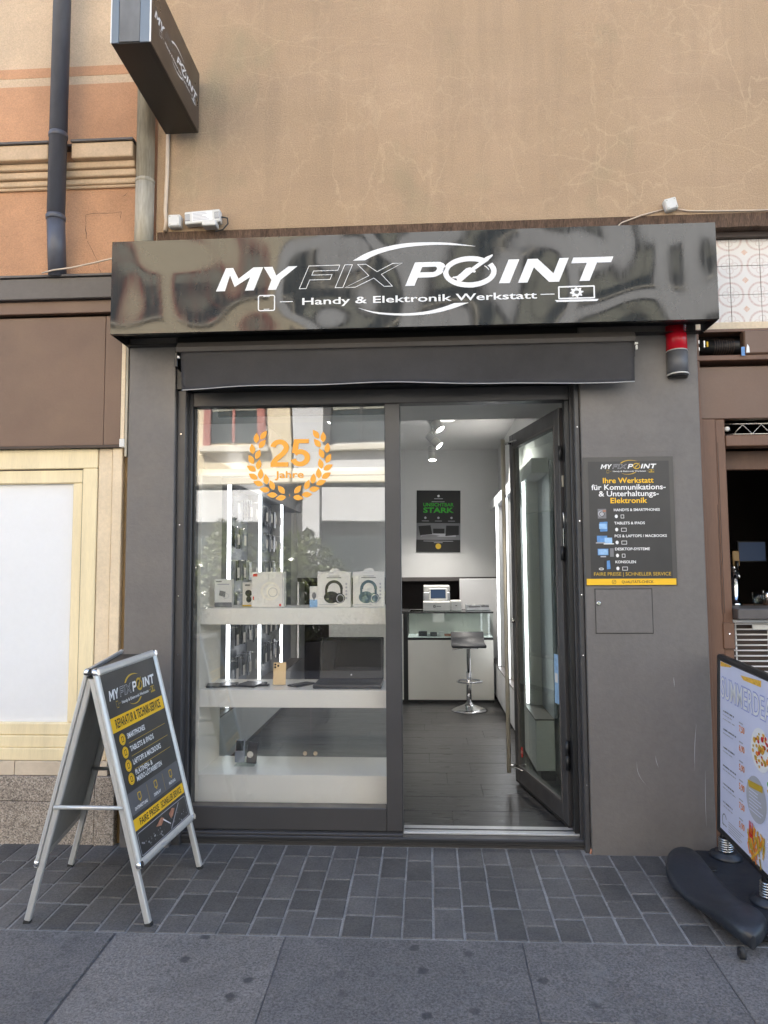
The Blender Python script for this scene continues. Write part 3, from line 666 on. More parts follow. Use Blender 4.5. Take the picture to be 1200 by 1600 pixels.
boxes('roller_bearing', [((1.405, 1.425), (.09, .12), (2.50, 2.56)), ((1.44, 1.452), (.085, .12), (2.515, 2.555))], 'steel', nr, .003); box('motor_plug', (1.456, 1.466), (.084, .1), (2.52, 2.548), 'ink_yellow', nr, .002)
boxes('torn_tape', [((1.608, 1.626), (.0335, .0345), (2.455, 2.50))], 'ink_blue', nr, 0); prism('torn_tape', [(1.632, 2.47), (1.65, 2.47), (1.648, 2.50), (1.64, 2.515), (1.635, 2.495)], .0335, .0345, 'ink_white', nr)
box('shutter_rail', (1.378, RX), (.045, .16), (2.436, 2.4635), 'brown_frame', nr, .003)
box('recess_back', (1.378, RX), (.175, .20), (2.40, 2.604), 'brown_dark', nr, 0)
box('brown_panel', (1.385, RX), (.09, .15), (2.143, 2.4155), 'brown_panel', nr, .003)
box('post', (1.3765, 1.405), (.05, .2), (-.06, 2.60), 'brown_frame', nr, .002)
box('post', (1.4055, 1.485), (.085, .2), (-.06, 2.1425), 'brown_frame', nr, .004)
box('post', (1.4855, 1.535), (.095, .2), (-.06, 2.1425), 'brown_frame', nr, .004)
boxes('post_groove', [((1.494, 1.4965), (.0935, .0948), (1.15, 2.02)), ((1.478, 1.480), (.0835, .0848), (1.15, 1.7))], 'brown_dark', nr, 0)
box('lock_cover', (1.478, 1.534), (.078, .0945), (.975, 1.105), 'brown_frame', nr, .003); lathe('cover_screw', [(.006, 0), (.004, .003)], (0, 0, 0), 'chrome', nr, 10, Matrix.Translation(Vector((1.508, .078, 1.05))-WL[nr]) @ Matrix.Rotation(R_(90), 4, 'X'))
box('transom', (1.5355, RX), (.09, .18), (2.0, 2.058), 'brown_frame', nr, .004)
bm = bmesh.new(); z0, z1 = 2.072, 2.122; pts = []
for i in range(22): pts.append((1.60+i*.047, .15, z0 if i % 2 == 0 else z1))
bm_tube(bm, pts, .0035, 6); bm_tube(bm, [(1.54, .15, z0), (RX, .15, z0)], .004, 6); bm_tube(bm, [(1.54, .15, z1+.004), (RX, .15, z1+.004)], .006, 6)
link('scissor_lattice', mesh(bm), 'steel', nr)
hs = boxes('roller_guide', [((1.545, 1.572), (.12, .14), (2.085, 2.108))], 'white_plastic', nr, .006)
box('window_ledge', (1.5355, RX), (.03, .36), (1.125, 1.176), 'gutter_metal', nr, .004)
box('inner_head', (1.5355, RX), (.26, .30), (1.90, 2.0), 'brown_frame', nr, .003)
bx0, bx1 = 1.50, RX
boxes('bar_interior', [((bx0, bx1), (3.0, 3.05), (.0, 2.9)), ((bx1, bx1+.05), (.17, 3.0), (0, 2.9)), ((bx0-.05, bx0), (.21, 3.0), (0, 2.9)), ((bx0, bx1), (.20, 3.0), (2.61, 2.66)), ((bx0, bx1), (.37, 3.0), (-.03, .02))], 'back_dark', nr, 0)
box('stall_riser', (1.5355, RX), (.16, .22), (-.06, 1.1245), 'brown_dark', nr, .002)
boxes('house_core', [((2.61, 6), (.353, .5), (0, 3.19))], 'brown_dark', nr, 0)

gr = thing('slatted_grille', 'white wire grille with many thin bars under the bar window ledge', 'grille', (1.9, .13, .3))
for i in range(22): tube('bar', [(1.541, .125, 1.095-i*.0265), (2.5, .125, 1.095-i*.0265)], .0042, 'white_paint', gr, 6)
for x in (1.56, 1.72, 1.88, 2.04, 2.2, 2.36): tube('upright', [(x, .132, .50), (x, .132, 1.108)], .0042, 'white_paint', gr, 6)
box('top_rail', (1.541, 2.5), (.115, .14), (1.102, 1.118), 'white_paint', gr, .003); box('label_holder', (1.635, 1.735), (.108, .118), (1.068, 1.092), 'white_plastic', gr, .002)

# ================================================================== big fascia sign
sg = thing('shop_sign', 'long glossy dark sign box with white lettering above the shop', 'sign', (0, 0, 2.56))
SX0, SX1, SZ0, SZ1, SY = -1.567, 1.400, 2.560, 3.036, -.23
boxes('box_body', [((SX0+.003, SX1-.003), (SY+.004, -.0005), (SZ1-.004, SZ1)), ((SX0, SX0+.003), (SY+.004, -.0005), (SZ0, SZ1)), ((SX1-.003, SX1), (SY+.004, -.0005), (SZ0, SZ1)), ((SX0+.003, SX1-.003), (SY+.004, SY+.03), (SZ0, SZ0+.003)), ((SX0+.003, SX1-.003), (-.05, -.002), (SZ0, SZ0+.003)), ((SX0+.003, SX1-.003), (SY+.03, -.05), (SZ0+.035, SZ0+.038))], 'black_metal', sg, 0)
box('face', (SX0, SX1), (SY, SY+.0035), (SZ0, SZ1), 'sign_face', sg, .0008)
pr = Print(); pr.add(LOGO, 1, 1, -1.032, 2.764, {'logo_a': 'ink_white', 'logo_b': 'ink_white', 'logo_o': 'ink_white'})
pr.build('lettering', sg, Matrix.Translation(-WL[sg]) @ axes((0, SY-.0003, 0), (1, 0, 0), (0, 0, 1)))

# ================================================================== blade sign
bl = thing('projecting_sign', 'dark brown projecting box sign high on the wall over the zinc downpipe', 'sign', (-1.28, -.05, 3.699))
BX0, BX1, BY0, BY1, BZ0, BZ1 = -1.366, -1.187, -.735, -.06, 3.699, 4.03
box('body', (BX0+.004, BX1-.004), (BY0+.004, BY1), (BZ0, BZ1), 'black_metal', bl, .001)
box('side_panel', (BX1-.0038, BX1), (BY0+.001, BY1), (BZ0+.001, BZ1), 'blade_brown', bl, .001)
box('side_panel', (BX0, BX0+.0038), (BY0+.001, BY1), (BZ0+.001, BZ1), 'blade_brown', bl, .001)
box('end_plate', (BX0+.036, BX1-.05), (BY0-.001, BY0+.0035), (BZ0+.006, BZ1), 'blade_grey', bl, .001)
box('end_strip', (BX0+.004, BX0+.035), (BY0-.003, BY0+.0035), (BZ0, BZ1), 'blade_blue', bl, .001)
box('end_strip', (BX1-.048, BX1-.005), (BY0-.003, BY0+.0035), (BZ0, BZ1), 'blade_blue', bl, .001)
box('edge_trim', (BX1-.0046, BX1+.0012), (BY0-.0045, BY0+.0008), (BZ0, BZ1), 'ink_white', bl, 0)
box('edge_trim', (BX0-.0012, BX0+.0036), (BY0-.0045, BY0+.0008), (BZ0, BZ1), 'ink_white', bl, 0)
box('seam', (BX1-.026, BX1-.023), (BY0+.02, BY1), (BZ0-.0015, BZ0-.0002), 'anthracite_dark', bl, 0)
for z in (3.76, 3.97): tube('wall_bracket', [(-1.276, -.061, z), (-1.276, .0, z)], .012, 'black_metal', bl, 10)
pr = Print(); k = .31
pr.add(LOGO_THIN, k, k*1.12, 0, 0, {'logo_a': 'ink_white', 'logo_b': 'ink_white', 'logo_o': 'ink_grey'})
pr.build('lettering', bl, Matrix.Translation(-WL[bl]) @ axes((BX1+.0005, -.70, 3.845), (0, 1, 0), (0, 0, 1)))

# ================================================================== awning
aw = thing('awning', 'rolled up dark grey fabric awning with pale hem under the sign box', 'awning', (0, -.06, 2.5))
AX0, AX1 = -1.285, 1.035
bm = bmesh.new(); prof = [(-.004, 2.545), (-.06, 2.555), (-.115, 2.545), (-.135, 2.515), (-.128, 2.495), (-.05, 2.488), (-.004, 2.49)]
A = [bm.verts.new((AX0+.02, y, z)) for y, z in prof]; B = [bm.verts.new((AX1, y, z)) for y, z in prof]
bm.faces.new(A); bm.faces.new(B[::-1])
for i in range(len(prof)): bm.faces.new((A[i], A[(i+1) % len(prof)], B[(i+1) % len(prof)], B[i]))
link('cassette', mesh(bm), 'awning_case', aw)
bm = bmesh.new(); NX, NZ = 90, 8; g = []; random.seed(11)
ph = [random.uniform(0, 6) for _ in range(4)]
for i in range(NX+1):
    x = AX0+.04+(AX1-AX0-.045)*i/NX; col = []
    zb = 2.306+.009*math.sin(2.1*x+ph[0])+.003*math.sin(9*x+ph[1])
    for j in range(NZ+1):
        t = j/NZ; z = 2.497+(zb-2.497)*t; y = -.122+.014*t*math.sin(3.3*x+ph[2])+.006*math.sin(7*x+ph[3]+2*t)*t+.012*t
        col.append(bm.verts.new((x, y, z)))
    g.append(col)
for i in range(NX):
    for j in range(NZ): f = bm.faces.new((g[i][j], g[i+1][j], g[i+1][j+1], g[i][j+1])); f.smooth = True
hemp = [tuple(g[i][NZ].co) for i in range(0, NX+1, 1)]
ret = bmesh.ops.solidify(bm, geom=bm.faces[:], thickness=.0018)
vl = link('valance', mesh(bm, True), 'awning_cloth', aw)
tube('hem', [(p[0], p[1]-.0005, p[2]) for p in hemp], .0026, 'hem', aw, 6)
for x in (AX0+.015, AX1-.004): boxes('end_bracket', [((x-.012, x+.006), (-.11, -.004), (2.42, 2.50))], 'black_metal', aw, .004)
boxes('end_clip', [((AX1-.004, AX1+.012), (-.13, -.11), (2.478, 2.488)), ((AX1+.001, AX1+.010), (-.128, -.112), (2.452, 2.474))], 'white_plastic', aw, .002)
boxes('end_clip', [((AX0+.024, AX0+.036), (-.128, -.112), (2.462, 2.474))], 'white_plastic', aw, .002)

# ================================================================== small fittings on the wall
al = thing('alarm_siren', 'red and grey wedge shaped alarm siren on the right pillar', 'alarm', (1.275, -.03, 2.33))
ax0, ax1 = 1.222, 1.322
def wedge(name, z0, z1, d0, d1, m, n=10, x0=ax0, x1=ax1):
    bm = bmesh.new(); rr = []
    for z, d in ((z0, d0), (z1, d1)):
        rr.append([bm.verts.new((x0+(x1-x0)*i/n, -.001-d*(.30+.70*math.sin(math.pi*i/n)**.55), z)) for i in range(n+1)]+[bm.verts.new((x1, -.001, z)), bm.verts.new((x0, -.001, z))])
    m_ = n+3
    for i in range(m_): f = bm.faces.new((rr[0][i], rr[0][(i+1) % m_], rr[1][(i+1) % m_], rr[1][i])); f.smooth = i < n
    bm.faces.new(rr[0]); bm.faces.new(rr[1][::-1]); return link(name, mesh(bm), m, al)
wedge('lens', 2.471, 2.60, .062, .055, 'red_lens'); wedge('housing', 2.352, 2.4705, .070, .0625, 'grey_plastic')
wedge('trim', 2.468, 2.473, .066, .0655, 'white_plastic', x0=ax0-.001, x1=ax1+.001)
wedge('rim', 2.346, 2.352, .073, .073, 'white_plastic', x0=ax0-.002, x1=ax1+.002); wedge('base', 2.335, 2.346, .05, .066, 'black_plastic', x0=ax0+.003, x1=ax1-.003)
def jbox(x, z, s, label, rz=0, y=-.002):
    t = thing('junction_box', label, 'junction box', (x, y, z))
    mt = Matrix.Rotation(rz, 4, 'Y')
    box('box', (-s/2, s/2), (-.04, 0), (-s/2, s/2), 'white_plastic', t, .006, mt); box('lid', (-s/2+.004, s/2-.004), (-.044, -.0405), (-s/2+.004, s/2-.004), 'white_plastic', t, .003, mt)
    for a in (-1, 1):
        for b in (-1, 1): lathe('screw', [(.003, 0), (.002, .0015)], (0, 0, 0), 'zinc', t, 8, mt @ Matrix.Translation((a*(s/2-.012), -.044, b*(s/2-.012))) @ Matrix.Rotation(R_(90), 4, 'X'))
jbox(-1.318, 3.232, .068, 'small white junction box beside the power supply at the sign top')
jbox(1.262, 3.232, .062, 'tilted white junction box on the tan wall above the sign, right end', R_(-14))
ps = thing('power_supply', 'flat white power supply with printed label and vents on top of the sign', 'power supply', (-1.16, -.01, 3.19))
mt = Matrix.Rotation(R_(-3.5), 4, 'Y') @ Matrix.Translation((0, 0, .052))
box('case', (-.095, .095), (-.045, 0), (-.034, .034), 'white_plastic', ps, .005, mt)
pp = Print(); pp.rect(-.092, -.018, -.066, .018, 'ink_grey'); pp.rect(.066, -.018, .092, .018, 'ink_grey'); pp.rect(-.055, -.026, .055, .026, 'ink_white')
for i in range(6): pp.rect(-.05, .019-i*.0075, -.05+random.uniform(.04, .1), .0215-i*.0075, 'ink_mid', 2)
for i in range(5):
    for q in (-.092, .066): pp.rect(q+.003+i*.0048, -.015, q+.005+i*.0048, .015, 'ink_white', 2)
pp.build('label_print', ps, mt @ axes((0, -.0455, 0), (1, 0, 0), (0, 0, 1)))
box('terminal_box', (.0, .075), (-.062, -.002), (-.004, .026), 'white_plastic', ps, .004, I4)
tube('lead', [(.094, -.02, .058), (.125, -.022, .05), (.128, -.02, .02), (.10, -.018, -.01), (.06, -.02, -.02)], .004, 'cable_dark', ps, 6, I4)
def cable(name, pts, r, m, label): return tag(tube(name, pts, r, m, None, 6), label, 'cable')
cable('conduit', [(-1.378, -.012, 3.19), (-1.372, -.012, 3.24), (-1.378, -.012, 3.30), (-1.372, -.012, 3.5), (-1.370, -.012, 3.76)], .011, 'cable', 'cream cable duct running up the wall to the projecting sign')
cable('wall_cable', [(.94, -.05, 3.036), (.96, -.02, 3.10), (1.02, -.008, 3.155), (1.12, -.008, 3.19), (1.235, -.010, 3.218)], .0035, 'cable', 'thin cream cable looping from the sign up to the tilted box')
cable('wall_cable', [(1.285, -.010, 3.218), (1.36, -.008, 3.205), (1.5, -.008, 3.20), (1.7, -.008, 3.196), (2.2, -.008, 3.205)], .004, 'cable', 'cream cable running right along the wall from the tilted box')
cable('loose_cable', [(-2.02, -.06, 2.958), (-1.95, -.085, 2.962), (-1.85, -.085, 2.972), (-1.74, -.08, 2.995), (-1.62, -.08, 3.02), (-1.50, -.07, 3.036)], .0045, 'cable', 'loose beige cable from the drainpipe foot to the sign box')
cable('ground_cable', [(.70, .035, -.012), (.735, .028, -.016), (.762, .032, -.012), (.778, .02, -.016), (.783, .012, .02)], .005, 'ink_skin', 'short rusty cable end on the pavement at the door frame corner')

# ================================================================== anniversary decal
dc = thing('anniversary_decal', 'orange laurel wreath window sticker reading 25 Jahre', 'sticker', (-.72, .1175, 1.75))
def dpx(cx, cy): px, py = 370+cx/7.06, 660+cy/7.06; return (-.954+(px-386)*.00344, 2.13-(py-672)*.003464)
lv = bmesh.new(); L_, Wd = .0575, .0305
P = [(-L_/2, 0)]+[(-L_/2+L_*t, Wd/2*math.sin(math.pi*t**.85)) for t in (.15, .3, .45, .6, .75, .9)]+[(L_/2, 0)]+[(-L_/2+L_*t, -Wd/2*math.sin(math.pi*t**.85)) for t in (.9, .75, .6, .45, .3, .15)]
fa = [lv.verts.new((a, b, .0012)) for a, b in P]; fb = [lv.verts.new((a, b, 0)) for a, b in P]; lv.faces.new(fa); lv.faces.new(fb[::-1])
for i in range(len(P)): lv.faces.new((fa[i], fb[i], fb[(i+1) % len(P)], fa[(i+1) % len(P)]))
lme = mesh(lv); lme.materials.append(M['decal_orange'])
leaves = [(212, 170, 88), (167, 290, 97), (155, 405, 118), (158, 503, 150), (178, 592, 148), (235, 668, 160), (308, 738, 172), (390, 797, 178), (485, 830, 190),
          (293, 138, 55), (278, 235, 52), (232, 350, 68), (240, 462, 78), (262, 565, 86), (322, 625, 97), (388, 690, 112), (490, 740, 130)]
for cx, cy, a in leaves:
    for mir in (0, 1):
        x, z = dpx(cx if not mir else 1164-cx, cy); aa = a if not mir else 180-a
        o = bpy.data.objects.new('laurel_leaf', lme); COL.objects.link(o); o.parent = dc
        o.matrix_local = Matrix.Translation(-WL[dc]) @ axes((x, .1172, z), (1, 0, 0), (0, 0, 1)) @ Matrix.Rotation(R_(aa), 4, 'Z')
pr = Print(); a, b = dpx(365, 490), dpx(800, 190)
def stroke(P, hw):
    A = []; B = []
    for i in range(len(P)):
        p, q = Vector(P[max(i-1, 0)]), Vector(P[min(i+1, len(P)-1)]); d = (q-p).normalized(); nn = Vector((-d.y, d.x))*hw; c = Vector(P[i]); A.append(tuple(c+nn)); B.append(tuple(c-nn))
    return A, B
def digit(segs, rects, ox, sx):
    H = b[1]-a[1]; T_ = lambda p: (ox+p[0]*sx, a[1]+p[1]*H)
    for li, sg_ in enumerate(segs): A, B = stroke(sg_, .088); pr.strip([T_(p) for p in A], [T_(p) for p in B], 'decal_orange', 1+.5*li)
    for x0, y0, x1, y1 in rects: pr.poly([T_((x0, y0)), T_((x1, y0)), T_((x1, y1)), T_((x0, y1))], 'decal_orange', 2.1)
arc = lambda cx, cy, rad, a0, a1, n=18: [(cx+rad*math.cos(R_(a0+(a1-a0)*i/n)), cy+rad*math.sin(R_(a0+(a1-a0)*i/n))) for i in range(n+1)]
Wd_ = (b[0]-a[0])
digit([arc(.31, .695, .217, 172, -38)+[(.43, .49), (.32, .385), (.21, .285), (.135, .19), (.105, .08)]], [(.015, 0, .60, .165)], a[0], Wd_*.78)
digit([[(.185, .93), (.165, .80), (.125, .49)], arc(.30, .315, .228, 140, -168)], [(.10, .845, .575, 1.0)], a[0]+Wd_*.525, Wd_*.80)
pr.build('number', dc, Matrix.Translation(-WL[dc]) @ axes((0, .1172, 0), (1, 0, 0), (0, 0, 1))); pr = Print(); a, b = dpx(418, 612), dpx(738, 540)
pr.text('Jahre', a[0], a[1], (b[1]-a[1]), 'decal_orange', b[0]-a[0], .02); x, z = dpx(582, 805); pr.poly([(x-.004, z-.004), (x+.004, z-.004), (x, z+.009)], 'decal_orange')
pr.build('lettering', dc, Matrix.Translation(-WL[dc]) @ axes((0, .1172, 0), (1, 0, 0), (0, 0, 1)))

# ================================================================== poster on the right pillar
po = thing('info_poster', 'dark poster with white and yellow text and a yellow bottom bar on the right pillar', 'poster', (1.01, -.002, 1.296))
PW, PH = .448, .642
pm = axes((0, 0, 0), (1, 0, 0), (0, 0, 1))
box('board', (-PW/2, PW/2), (-.005, 0), (0, PH), 'poster_grey', po, .0006, I4)
pr = Print(); fy = lambda py: PH*(1130-py)/(1130-125); fx = lambda px: (px-(840+118)/2-8)/(840-118)*PW
pr.rect(-PW/2+.028, .035, PW/2-.022, PH-.022, 'poster_black', 1)
# in-poster coordinates follow the photographed layout
U = lambda v: PH*(1-v)
pr.add(LOGO_THIN, .142, .20, -.135, U(.093), {'logo_a': 'ink_white', 'logo_b': 'ink_gold', 'logo_o': 'ink_mid'}, 2)
for t, v, c, wd in (('Ihre Werkstatt', .205, 'ink_yellow', .25), ('für Kommunikations-', .257, 'ink_white', .365), ('& Unterhaltungs-', .308, 'ink_white', .295), ('Elektronik', .362, 'ink_yellow', .18)):
    pr.text(t, 0, U(v), .026, c, wd, .016, 'c', 3)
rows_ = [('HANDYS & SMARTPHONES', .425, .225), ('TABLETS & IPADS', .528, .15), ('PCS & LAPTOPS / MACBOOKS', .628, .255), ('DESKTOP-SYSTEME', .729, .17), ('KONSOLEN', .829, .10)]
for i, (t, v, wd) in enumerate(rows_):
    pr.text(t, -.075, U(v), .0125, 'ink_white', wd, .02, 'l', 3); y = U(v)-.026
    pr.disc(-.064, y, .0075, 'ink_white', 3, .009); pr.frame(-.042, y-.010, -.042+(.016 if i in (0, 3) else .026), y+.008, .002, 'ink_white', 3)
    yy = U(v)-.012
    if i == 0: pr.rect(-.155, yy-.024, -.113, yy+.024, 'ink_grey', 3); pr.disc(-.138, yy, .016, 'ink_mid', 4); pr.rect(-.13, yy+.008, -.115, yy+.018, 'ink_skin', 5); pr.ring(-.135, yy-.002, .013, .013, .003, 'ink_black', 5)
    if i == 1: pr.poly([(-.145, yy-.024), (-.110, yy-.022), (-.108, yy+.026), (-.147, yy+.024)], 'ink_blue', 3); pr.rect(-.150, yy-.010, -.112, yy+.016, 'ink_lightblue', 4)
    if i == 2: pr.rect(-.162, yy-.012, -.112, yy+.02, 'ink_blue', 3); pr.rect(-.168, yy-.018, -.106, yy-.013, 'ink_mid', 3); pr.rect(-.125, yy-.018, -.088, yy+.010, 'ink_lightblue', 4); pr.rect(-.130, yy-.023, -.08, yy-.0185, 'ink_white', 4)
    if i == 3: pr.rect(-.16, yy-.012, -.108, yy+.02, 'ink_blue', 3); pr.rect(-.157, yy-.009, -.111, yy+.017, 'ink_lightblue', 4); pr.rect(-.147, yy-.022, -.12, yy-.016, 'ink_mid', 3); pr.rect(-.1, yy-.02, -.082, yy+.022, 'ink_grey', 3)
    if i == 4: pr.poly([(-.132, yy-.022), (-.098, yy-.018), (-.10, yy+.03), (-.13, yy+.026)], 'ink_black', 3); pr.poly([(-.118, yy-.018), (-.1, yy-.016), (-.102, yy+.026), (-.117, yy+.024)], 'ink_blue', 4); pr.ring(-.145, yy-.016, .012, .006, .003, 'ink_white', 4)
pr.text('FAIRE PREISE | SCHNELLER SERVICE', .006, U(.925), .0165, 'ink_gold', .375, .006, 'c', 3)
pr.rect(-PW/2+.006, .002, PW/2-.006, .033, 'ink_yellow', 3)
pr.text('QUALITÄTS-CHECK', .03, .011, .0125, 'ink_black', .155, .012, 'c', 4); pr.ring(-.085, .017, .0105, .0105, .0018, 'ink_black', 4); pr.strip([(-.091, .018), (-.086, .013), (-.078, .023)], [(-.0895, .0195), (-.086, .0155), (-.0795, .0245)], 'ink_black', 4)
pr.build('print', po, axes((0, -.0052, 0), (1, 0, 0), (0, 0, 1)))

# ================================================================== sandwich board
ground = lambda y: y*SL
sw = thing('sandwich_board', 'aluminium A-frame sandwich board with black and yellow poster on the pavement', 'sandwich board', mtx=Matrix.Translation((-1.388, -.466, -.466*SL)) @ Matrix.Rotation(SA*.9, 4, 'X'))
HW = .268; TOP = 1.0; SP = .302; GAPX = .046
def panel(sgn, poster):
    """one half: local x across, y up the slope, z outwards"""
    ln = math.hypot(SP-GAPX, TOP)
    ydir = Vector((-sgn*(SP-GAPX), 0, TOP)).normalized(); xdir = Vector((.10 if sgn > 0 else .14, sgn, 0))
    m = axes((sgn*SP, 0, 0), xdir, ydir)
    fb, ft = ln*.235, ln
    for s in (-1, 1):
        a = s*(HW-.015)
        box('leg', (a-.011, a+.011), (0.008, ln-.02), (-.030, -.006), 'alu_dull', sw, .003, None) if False else None
        box('leg', (a-.0115, a+.0115), (.012, ln-.02), (-.032, -.0065), 'alu', sw, .004, m)
        box('foot_cap', (a-.0125, a+.0125), (-.002, .0135), (-.033, -.0055), 'rubber', sw, .002, m)
        prism('side_rail', [(a-.016, -.006), (a+.016, -.006), (a+.016, .004), (a+.007, .011), (a-.007, .011), (a-.016, .004)], fb, ft, 'alu', sw, 'Y', .0015, m @ Matrix(((1, 0, 0, 0), (0, 1, 0, 0), (0, 0, 1, 0), (0, 0, 0, 1))))
    for yy in (fb, ft):
        prism('cross_rail', [(yy-.016, -.0062), (yy+.016, -.0062), (yy+.016, .0042), (yy+.007, .0112), (yy-.007, .0112), (yy-.016, .0042)], -HW+.0005, HW-.0005, 'alu', sw, 'X', .0015, m)
        for s in (-1, 1):
            lathe('corner_cap', [(.018, -.0065), (.0185, .004), (.013, .0125)], (s*(HW-.014), yy, 0), 'chrome', sw, 16, m)
    box('backing_sheet', (-HW+.016, HW-.016), (fb+.005, ft-.005), (-.005, -.002), 'alu_dull', sw, 0, m)
    return m, fb, ft
m2, fb, ft = panel(-1, False); m1, fb, ft = panel(1, True)
box('poster_sheet', (-HW+.028, HW-.028), (fb+.014, ft-.014), (-.0018, .0012), 'poster_black', sw, 0, m1)
box('poster_sheet', (-HW+.028, HW-.028), (fb+.014, ft-.014), (-.0018, .0012), 'white_paint', sw, 0, m2)
pr = Print(); w2 = HW-.03; y0, y1 = fb+.014, ft-.014; V = lambda t: y1-(y1-y0)*t
pr.add(LOGO_THIN, .208, .36, -.205, V(.155), {'logo_a': 'ink_white', 'logo_b': 'ink_gold', 'logo_o': 'ink_mid'}, 1)
pr.rect(-w2+.004, V(.325), w2-.006, V(.245), 'ink_yellow', 1); pr.text('REPARATUR & TECHNIK-SERVICE', 0, V(.307), .036, 'ink_black', .40, .02, 'c', 2)
its = ['SMARTPHONES', 'TABLETS & IPADS', 'LAPTOPS & MACBOOKS', None]
for i, t in enumerate(its):
    yc = V(.375+i*.073); pr.disc(-.175, yc, .024, 'ink_yellow', 2); pr.ring(-.175, yc, .021, .021, .003, 'ink_gold', 3); pr.frame(-.184, yc-.012, -.166, yc+.012, .0035, 'ink_black', 3, .003)
    if t: pr.text(t, -.135, yc-.008, .021, 'ink_white', .014*len(t), .02, 'l', 2); pr.rect(-.135, V(.410+i*.073), .2, V(.4125+i*.073), 'ink_gold', 2)
    else: pr.text('PLATINEN- &', -.135, yc+.004, .020, 'ink_white', .15, .02, 'l', 2); pr.text('MIKRO-LÖTARBEITEN', -.135, yc-.024, .020, 'ink_white', .225, .02, 'l', 2)
pr.rect(-w2+.006, V(.775), w2-.01, V(.655), 'poster_band', 1)
for i, t in enumerate(('DATENRETTUNG', 'DISPLAY', 'PRÜFUNG')):
    xc = -.145+i*.145; pr.frame(xc-.014, V(.72), xc+.014, V(.678), .005, 'ink_gold', 2, .006); pr.rect(xc-.004, V(.728), xc+.004, V(.72), 'ink_gold', 2); pr.text(t, xc, V(.758), .012, 'ink_white', .012*len(t)*.75, .02, 'c', 2)
    if i: pr.rect(xc-.074, V(.765), xc-.0725, V(.67), 'ink_gold', 2)
pr.rect(-w2+.004, V(.855), w2-.006, V(.795), 'ink_yellow', 1); pr.text('FAIRE PREISE', -.185, V(.842), .026, 'ink_black', .17, .015, 'l', 2); pr.text('SCHNELLER SERVICE', .005, V(.842), .026, 'ink_black', .20, .015, 'l', 2)
pr.frame(-w2+.012, V(.992), w2-.012, V(.87), .003, 'ink_mid', 2, .01)
random.seed(21)
for i in range(46):
    x = random.uniform(-w2+.03, w2-.03); y = V(random.uniform(.93, .985)); s = random.uniform(.003, .010); pr.rect(x, y, x+s, y+s*.8, random.choice(['ink_grey', 'ink_mid', 'ink_grey', 'poster_band']), 2)
pr.poly([(-.075, V(.91)), (-.02, V(.885)), (.005, V(.90)), (-.03, V(.925))], 'ink_skin', 3); pr.poly([(-.01, V(.905)), (.045, V(.955)), (.048, V(.952)), (-.004, V(.90))], 'ink_white', 4)
pr.poly([(.05, V(.90)), (.085, V(.882)), (.11, V(.893)), (.08, V(.925)), (.06, V(.93))], 'ink_skin', 3); pr.poly([(.04, V(.98)), (.15, V(.88)), (.154, V(.882)), (.046, V(.985))], 'ink_mid', 4)
pr.build('poster_print', sw, m1 @ Matrix.Translation((0, 0, .0013)))
for s in (-1, 1):
    tube('stay_bar', [(-SP*.58-s*.036, s*(HW-.022), .46), (SP*.58+s*.025, s*(HW-.022), .46)], .0085, 'alu', sw, 8, I4)
prism('hinge', [(-.016, -HW+.02), (.018, -HW+.02), (.066, HW-.02), (-.076, HW-.02)], TOP-.004, TOP+.001, 'black_plastic', sw, 'Z', 0, I4)

# ================================================================== spring-mounted pavement sign
ks = thing('pavement_sign', 'black framed menu display on springs with a heavy dark plastic base, right edge', 'pavement sign', mtx=Matrix.Translation((1.378, -.36, -.36*SL)) @ Matrix.Rotation(SA, 4, 'X') @ Matrix.Rotation(R_(1.2), 4, 'Y'))
PY0, PY1 = .335, -.335; PZ0, PZ1 = .165, 1.025
def loft(name, secs, m, parent, mtx=I4, n=24):
    bm = bmesh.new(); rings = []
    for cx, cy, cz, rx, rz in secs:
        rings.append([bm.verts.new((cx+rx*math.copysign(abs(math.cos(2*math.pi*k/n))**.75, math.cos(2*math.pi*k/n)), cy, cz+rz*math.copysign(abs(math.sin(2*math.pi*k/n))**.75, math.sin(2*math.pi*k/n)))) for k in range(n)])
    for q in range(len(rings)-1):
        for k in range(n): f = bm.faces.new((rings[q][k], rings[q][(k+1) % n], rings[q+1][(k+1) % n], rings[q+1][k])); f.smooth = True
    bm.faces.new(rings[0]); bm.faces.new(rings[-1][::-1]); return link(name, mesh(bm), m, parent, mtx)
# base: two boot-shaped ballast lobes joined by a platform
for s in (-1, 1):
    secs = []
    for t in [i/18 for i in range(19)]:
        y = .25-.74*t if s < 0 else .36-.74*t
        e = math.sin(math.pi*min(1, max(0, (t*1.06-.03))))**.38 if 0 < t < 1 else .05
        e = max(.06, e); cx = s*(.222+.035*math.sin(2*math.pi*(t-.08))); top = .085+.055*math.cos(2*math.pi*(t-.12))*.6+.02*(1 if t > .6 else 0)*math.sin(math.pi*(t-.6)/.4 if t > .6 else 0)
        hh = max(.03, top)*.5; secs.append((cx, y, .022+hh*(.55+.45*e), .098*e*(1+.22*t), hh*(.45+.55*e)))
    loft('ballast_lobe', secs, 'base_plastic', ks)
prism('platform', [(-.22, -.30), (-.12, -.40), (.12, -.40), (.22, -.30), (.22, .24), (.12, .33), (-.12, .33), (-.22, .24)], .012, .042, 'base_plastic', ks, 'Z', .010)
